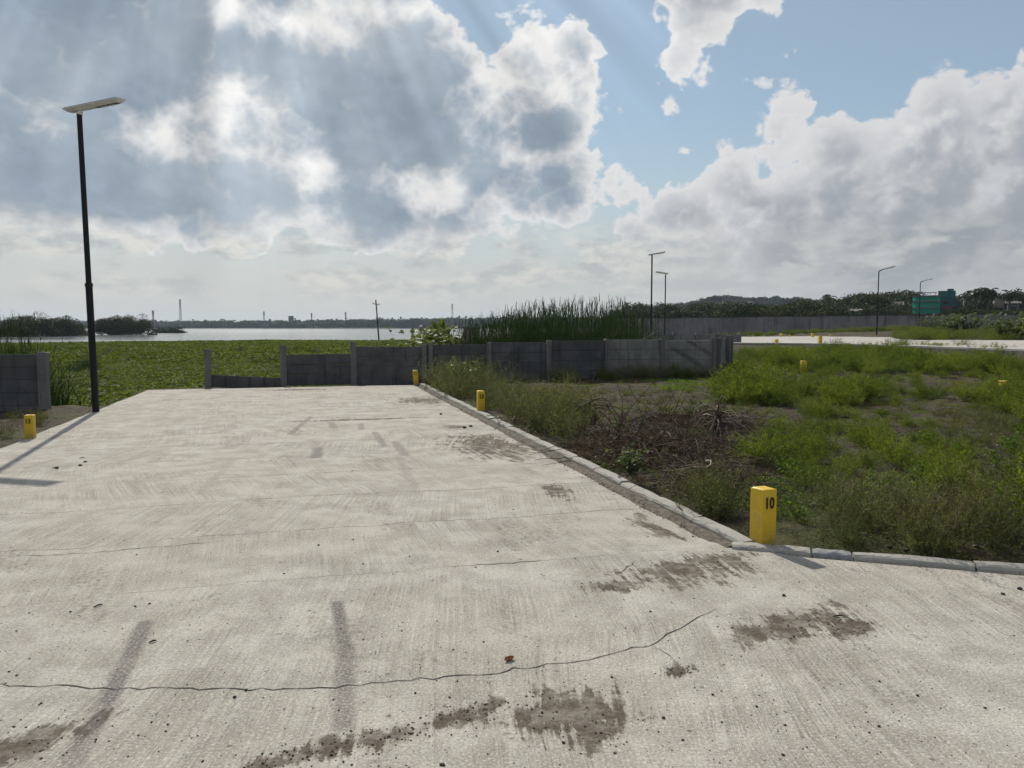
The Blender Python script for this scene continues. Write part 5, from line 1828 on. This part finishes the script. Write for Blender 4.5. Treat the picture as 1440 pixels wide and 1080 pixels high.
def build_heap(name, cx, cy, rx, ry, h, nd, nb, lab, seed, litter=900):
    r = random.Random(seed); root = empty(name, (cx, cy, 0)); tag(root, lab, 'brush heap')
    nr = np.random.default_rng(seed)
    # dead leaves and chaff filling the heap
    F = Foliage(seed); a = nr.uniform(0, 6.28, litter); q = np.sqrt(nr.uniform(0, 1, litter))
    z = h * .75 * (1 - q ** 2) * nr.uniform(.0, 1, litter) ** .5
    b = np.c_[np.cos(a) * q * rx, np.sin(a) * q * ry, z + .02]
    F.leaves(b, unit(nr, litter), nr.uniform(.03, .12, litter), nr.uniform(.004, .014, litter), .4)
    o = link('dead_leaves', F.mesh('dead_leaves', [L_DRY]), None, root); o['kind'] = 'stuff'
    # thin tangled twigs, too many to pick apart
    mb = MB()
    for _ in range(nd):
        t = r.uniform(0, 6.28); k = math.sqrt(r.random()); p = (math.cos(t) * k * rx * .9, math.sin(t) * k * ry * .9, h * .7 * (1 - k * k) * r.random() + .02)
        pts = crooked(r, p, (r.gauss(0, 1), r.gauss(0, 1), r.uniform(-.1, .6)), r.uniform(.3, 1.0), 5)
        mb.tube(pts, [.0048, .0045, .004, .0034, .0028, .002], 4, False)
    o = mb.build('twigs', M_TWIGD, root); o['kind'] = 'stuff'
    mb = MB()
    for _ in range(nd // 2):
        t = r.uniform(0, 6.28); k = math.sqrt(r.random()); p = (math.cos(t) * k * rx, math.sin(t) * k * ry, h * .8 * (1 - k * k) * r.random() + .03)
        mb.tube(crooked(r, p, (r.gauss(0, 1), r.gauss(0, 1), r.uniform(-.1, .6)), r.uniform(.3, .9), 5), [.0048, .0045, .004, .0034, .0028, .002], 4, False)
    o = mb.build('brown_twigs', M_TWIG, root); o['kind'] = 'stuff'
    for i in range(nb):     # the branches one can pick out, forking and tapering to broken ends
        t = r.uniform(0, 6.28); k = r.uniform(.1, .9); p = (math.cos(t) * k * rx, math.sin(t) * k * ry, h * (1 - k * k) * r.uniform(.3, .9) + .03)
        mb = MB(); L = r.uniform(.3, .95); w = r.uniform(.55, 1.0)
        pts = crooked(r, p, (r.gauss(0, 1), r.gauss(0, .6), r.uniform(-.3, .5)), L, 7, .30)
        mb.tube(pts, [w * q * r.uniform(.85, 1.15) for q in (.0105, .0095, .0085, .0075, .006, .0045, .0035, .0022)], 6)
        for j in (2, 3, 4, 5):
            if r.random() < .6: mb.tube(crooked(r, pts[j], (r.gauss(0, 1), r.gauss(0, 1), r.uniform(-.2, .6)), L * r.uniform(.2, .45), 4, .3), [w * .005, w * .004, w * .003, w * .002, .0012], 5)
        mb.build('branch', (M_TWIG, M_PALEW, M_PALEW)[i % 3], root, smooth=True)
    return root


c = G(905, 640); build_heap('brush_heap', c.x + .1, c.y + .3, 1.05, 1.3, .32, 560, 34, 'dark heap of uprooted dry brush and roots on the weedy plot', 4, 5200)
c = G(985, 600); build_heap('brush_heap', c.x, c.y, .9, .85, .30, 300, 16, 'brown tangle of dry stems at the far right of the brush heap', 5, 2400)
c = G(1010, 690); build_heap('brush_heap', c.x, c.y + .2, .5, .5, .26, 130, 8, 'small dark tuft of dead stems nearest the marker numbered 10', 6, 900)


def build_rootball(x, y, h, lab, seed, sc=1.0):
    """an uprooted plant standing on its stump: roots arching down and out like a claw"""
    r = random.Random(seed); root = empty('uprooted_stump', (x, y, H(x, y))); tag(root, lab, 'stump')
    mb = MB(); mb.tube([(0, 0, 0), (.03, 0, h * .45), (-.02, .02, h * .9)], [.09, .08, .02], 7); mb.build('trunk', M_TWIGD, root, smooth=True)
    for i in range(30):
        a = i / 30 * 6.28 + r.uniform(-.2, .2); z = h * r.uniform(.35, .85); d = Vector((math.cos(a), math.sin(a), r.uniform(.1, 1.6)))
        pts = [Vector((0, 0, z))]; L = r.uniform(.9, 1.7) * h
        for k in range(7):
            d = (d + Vector((r.gauss(0, .15), r.gauss(0, .15), -.36))).normalized(); pts.append(pts[-1] + d * L / 7)
        for q in pts: q.z = max(q.z, .01)
        mb = MB(); mb.tube(pts, [.016 * sc, .014 * sc, .012 * sc, .010 * sc, .009 * sc, .007 * sc, .006, .003], 5); mb.build('root', M_PALEW if i % 4 == 0 else M_TWIG, root, smooth=True)


c = G(832, 603); build_rootball(c.x, c.y + .2, .50, 'uprooted plant with claw like dry roots at the left of the brush heap', 3)
c = G(1008, 618); build_rootball(c.x, c.y, .46, 'dark upright stump with forked dry shoots at the right of the brush heap', 7)

# ------------------------------------------------------------------ stones, husk and grit on the slab
M_STONE = plain('dark_stone', (.040, .036, .034), .85, var=.5, scale=30); M_STONE2 = plain('grey_stone', (.15, .14, .13), .9, var=.4, scale=30)


def pebble_mesh(seed, sub=1):
    bm = bmesh.new(); bmesh.ops.create_icosphere(bm, subdivisions=sub + 1 if sub > 1 else 1, radius=1.0); r = random.Random(seed)
    for v in bm.verts: v.co *= r.uniform(.72, 1.12); v.co.z *= .68
    me = D.meshes.new('pebble'); bm.to_mesh(me); bm.free(); return me


PEB = [pebble_mesh(i, 2) for i in range(5)]
for me in PEB: me.materials.append(M_STONE)
gp = 'loose dark stones on the concrete'
for i, (sx, sy, sz, lab) in enumerate([
        (330, 981, 5.0, 'largest dark stone by the long crack in the left foreground'), (346, 971, 4.4, 'dark stone lying right on the long crack'), (58, 1067, 3.2, None), (213, 1016, 3.0, None), (236, 1019, 3.0, None), (278, 1035, 2.6, None), (285, 1071, 3.4, None), (190, 853, 3.0, None),
        (933, 1010, 4.5, None), (1102, 838, 5.0, 'dark stone on the slab below the kerb turn'), (1064, 994, 3.6, None), (1015, 1016, 3.2, None), (1101, 1062, 4.2, None), (960, 1041, 3.4, None), (1236, 1022, 4.0, None), (1434, 829, 6.5, 'large dark stone under the right kerb at the right edge'), (1410, 836, 5, None),
        (584, 975, 3.2, None), (632, 981, 3.2, None), (680, 903, 2.8, None), (466, 1062, 4, None), (620, 1076, 4.5, None), (448, 767, 3, None), (700, 776, 3, None), (620, 583, 4, None), (653, 602, 5, None), (662, 600, 4.4, None), (113, 655, 4, None), (120, 650, 3.6, None), (80, 659, 4.4, None)]):
    q = G(sx, sy); o = D.objects.new('stone', PEB[i % 5]); COL.objects.link(o)
    k = sz * q.y / 1082 * .55; o.scale = (k * rng.uniform(.9, 1.4), k, k * .9); o.rotation_euler = (0, 0, rng.uniform(0, 6)); o.location = (q.x, q.y, k * .45)
    tag(o, lab or 'small dark loose stone on the concrete, ' + ('far off by the kerb sand heap' if sy < 610 else 'in the cluster of crumbs below the lamp' if sy < 700 else 'in the left foreground' if sx < 420 else 'in the middle foreground' if sx < 760 else 'in the right foreground'), 'stone', gp)


def build_grit():
    r = np.random.default_rng(3); src = [pebble_mesh(20 + i, 1) for i in range(4)]
    src[0].materials.append(M_STONE); src[1].materials.append(M_STONE); src[2].materials.append(M_STONE2); src[3].materials.append(MATS['bleached_wood'])
    P, S_, I = [], [], []
    def drop(x, y, s):
        P.append((x, y, s * .4)); S_.append((s * r.uniform(.8, 1.5), s, s * .8)); I.append(min(3, int(r.uniform(0, 1) ** 1.6 * 4)))
    while len(P) < 1500:
        px_, py_ = r.uniform(-40, 1480), 545 + 560 * r.uniform() ** 1.0
        q = G(px_, py_); s, t = road_st(q.x, q.y); kk = -(q.x - K_C2.x) * K_DIR.y + (q.y - K_C2.y) * K_DIR.x
        if (t < -.05 and s < RD_L and t > -RD_W + .05) or (s < 0 and kk < -.12): drop(q.x, q.y, r.uniform(.0012, .0042) * (1 + .9 * (r.uniform() > .93)))
    for (px_, py_, hw, hl, tn) in SAND:
        q = G(px_, py_)
        for _ in range(30): drop(q.x + r.normal(0, hw * .7), q.y + r.normal(0, hl * .7), r.uniform(.002, .006))
    for _ in range(700):       # along the silt channel
        q = road_pt(r.uniform(.2, RD_L), r.normal(.06, .06)); drop(q.x, q.y, r.uniform(.003, .010))
    o = scatter('grit', P, r.uniform(0, 6.28, len(P)), S_, src, I); tag(o, 'fine dark grit strewn over the concrete road', 'grit', kind='stuff')
    P, S_, I = [], [], []      # stones and pale chips on the soil
    for _ in range(5200):
        y = r.uniform(5.2, 34) if r.uniform() < .8 else r.uniform(10.5, 15.5)
        x = r.uniform(-1.5, y * .75 + 1) if r.uniform() < .85 else r.uniform(-12, -7.6)
        s, t = road_st(x, y)
        if not (in_field(x, y) or (t < -RD_W - .15 and 9 < y < 16)): continue
        s = r.uniform(.006, .022) * (1 + y * .02); P.append((x, y, H(x, y) + s * .25)); S_.append((s * 1.3, s, s * .8)); I.append(int(r.choice(4, p=[.25, .25, .35, .15])))
    o = scatter('rubble', P, r.uniform(0, 6.28, len(P)), S_, src, I); tag(o, 'small stones and pale chips strewn over the bare soil', 'rubble', kind='stuff')


build_grit()

# a curled brown leaf husk by the crack
q = G(716, 929); root = empty('leaf_husk', (q.x, q.y, 0), R(38)); tag(root, 'curled dry brown leaf husk lying on the concrete beside the crack', 'leaf')
hm = plain('dry_husk', (.33, .17, .085), .7, var=.35, scale=60); mb = MB(); P, F = [], []
for i in range(9):
    k = i / 8 * 2 - 1; w = .012 * (1 - abs(k) ** 2.2) + .001
    P += [(k * .030, math.cos(a) * w, .010 + math.sin(a) * w * 1.0 + .004 * k * k) for a in (-3.6, -2.4, -1.2, 0.0, .9)]
    if i: F += [(5 * i - 5 + j, 5 * i - 4 + j, 5 * i + 1 + j, 5 * i + j) for j in range(4)]
mb.add(P, F); mb.build('husk', hm, root, smooth=True)

# short sticks on the slab
gk = 'short dark sticks on the concrete'
for i, (x0, y0, x1, y1, lab) in enumerate([(132, 855, 144, 851, 'short dark stick lying on the left of the concrete road'), (210, 905, 220, 902, 'short dark stick beside the end of the left tyre mark'), (74, 659, 82, 657, 'thin dark stick in the cluster of crumbs below the lamp'), (112, 645, 119, 644, 'thin dark stick, farthest in the cluster of crumbs below the lamp'), (1172, 868, 1190, 868, 'thin straw lying by the sand patch below the right kerb')]):
    a, b = G(x0, y0), G(x1, y1); o = MB(); z = Vector((0, 0, .006)); d_ = b - a
    o.tube([Vector((0, 0, .006)), d_ * .5 + z + Vector((0, .006, .003)), d_ + z], [.004, .0045, .003], 6)
    o = o.build('stick', M_TWIGD, None); o.location = a; tag(o, lab, 'stick', gk)

# white litter caught in the weeds by the kerb
wl = plain('white_plastic', (.62, .62, .60), .5, var=.1); gl = 'pale litter in the weeds by the kerb'
for i, (sx, sy, z, lab) in enumerate([(754, 571, .22, 'white scrap caught in the weeds, highest of three'), (750, 588, .15, 'white scrap caught in the weeds, middle of three'), (700, 588, .10, 'white scrap caught by the kerb beside the halfway marker'), (815, 587, .16, 'white scrap on the ground at left of the brush heap')]):
    q = G(sx, sy, z); r = random.Random(i); mb = MB(); P, F = [], []; n = 5
    for a in range(n):
        for b_ in range(n): P.append(((a - 2) * .022 + r.uniform(-.008, .008), r.uniform(-.02, .02), (b_ - 2) * .018 + r.uniform(-.008, .008)))
    F = [(a * n + b_, a * n + b_ + 1, a * n + n + b_ + 1, a * n + n + b_) for a in range(n - 1) for b_ in range(n - 1)]
    mb.add(P, F); o = mb.build('litter_scrap', wl); o.location = q; o.rotation_euler = (.5, .3 * i, i); tag(o, lab, 'litter', gl)
# pale broken sticks lying across the kerb
q = G(712, 598); root = empty('broken_branch', (q.x, q.y, .1), 0); tag(root, 'pale broken twig lying across the kerb beyond the sand heap', 'branch')
r = random.Random(2); mb = MB()
mb.tube(crooked(r, (-.28, -.15, .02), (1, .35, .2), .75, 6, .15, -.05), [.012, .011, .010, .008, .006, .005, .003], 6); mb.build('stem', M_PALEW, root)
for k in range(4): mb = MB(); mb.tube(crooked(r, (-.1 + .12 * k, -.08 + .04 * k, .05), (r.gauss(0, 1), r.gauss(0, 1), .6), .28, 4, .2), [.006, .005, .004, .003, .002], 5); mb.build('twig', M_PALEW, root)

# ------------------------------------------------------------------ haze: one closed box of even, pale air
def build_haze():
    m = D.materials.new('haze'); m.use_nodes = True; nt = m.node_tree; nt.nodes.clear()
    out = nt.nodes.new('ShaderNodeOutputMaterial'); v = nt.nodes.new('ShaderNodeVolumePrincipled')
    v.inputs['Color'].default_value = (.66, .82, 1.0, 1); v.inputs['Density'].default_value = HAZE_DENSITY; v.inputs['Anisotropy'].default_value = .2
    nt.links.new(v.outputs[0], out.inputs['Volume'])
    mb = MB(); mb.box((0, 0, (HAZE_TOP - 3) / 2), (8600, 8600, HAZE_TOP + 3))
    o = mb.build('haze', m); tag(o, 'pale hazy air over the lake and the far shore', 'haze', kind='stuff')


HAZE_DENSITY = 0.00011
build_haze()
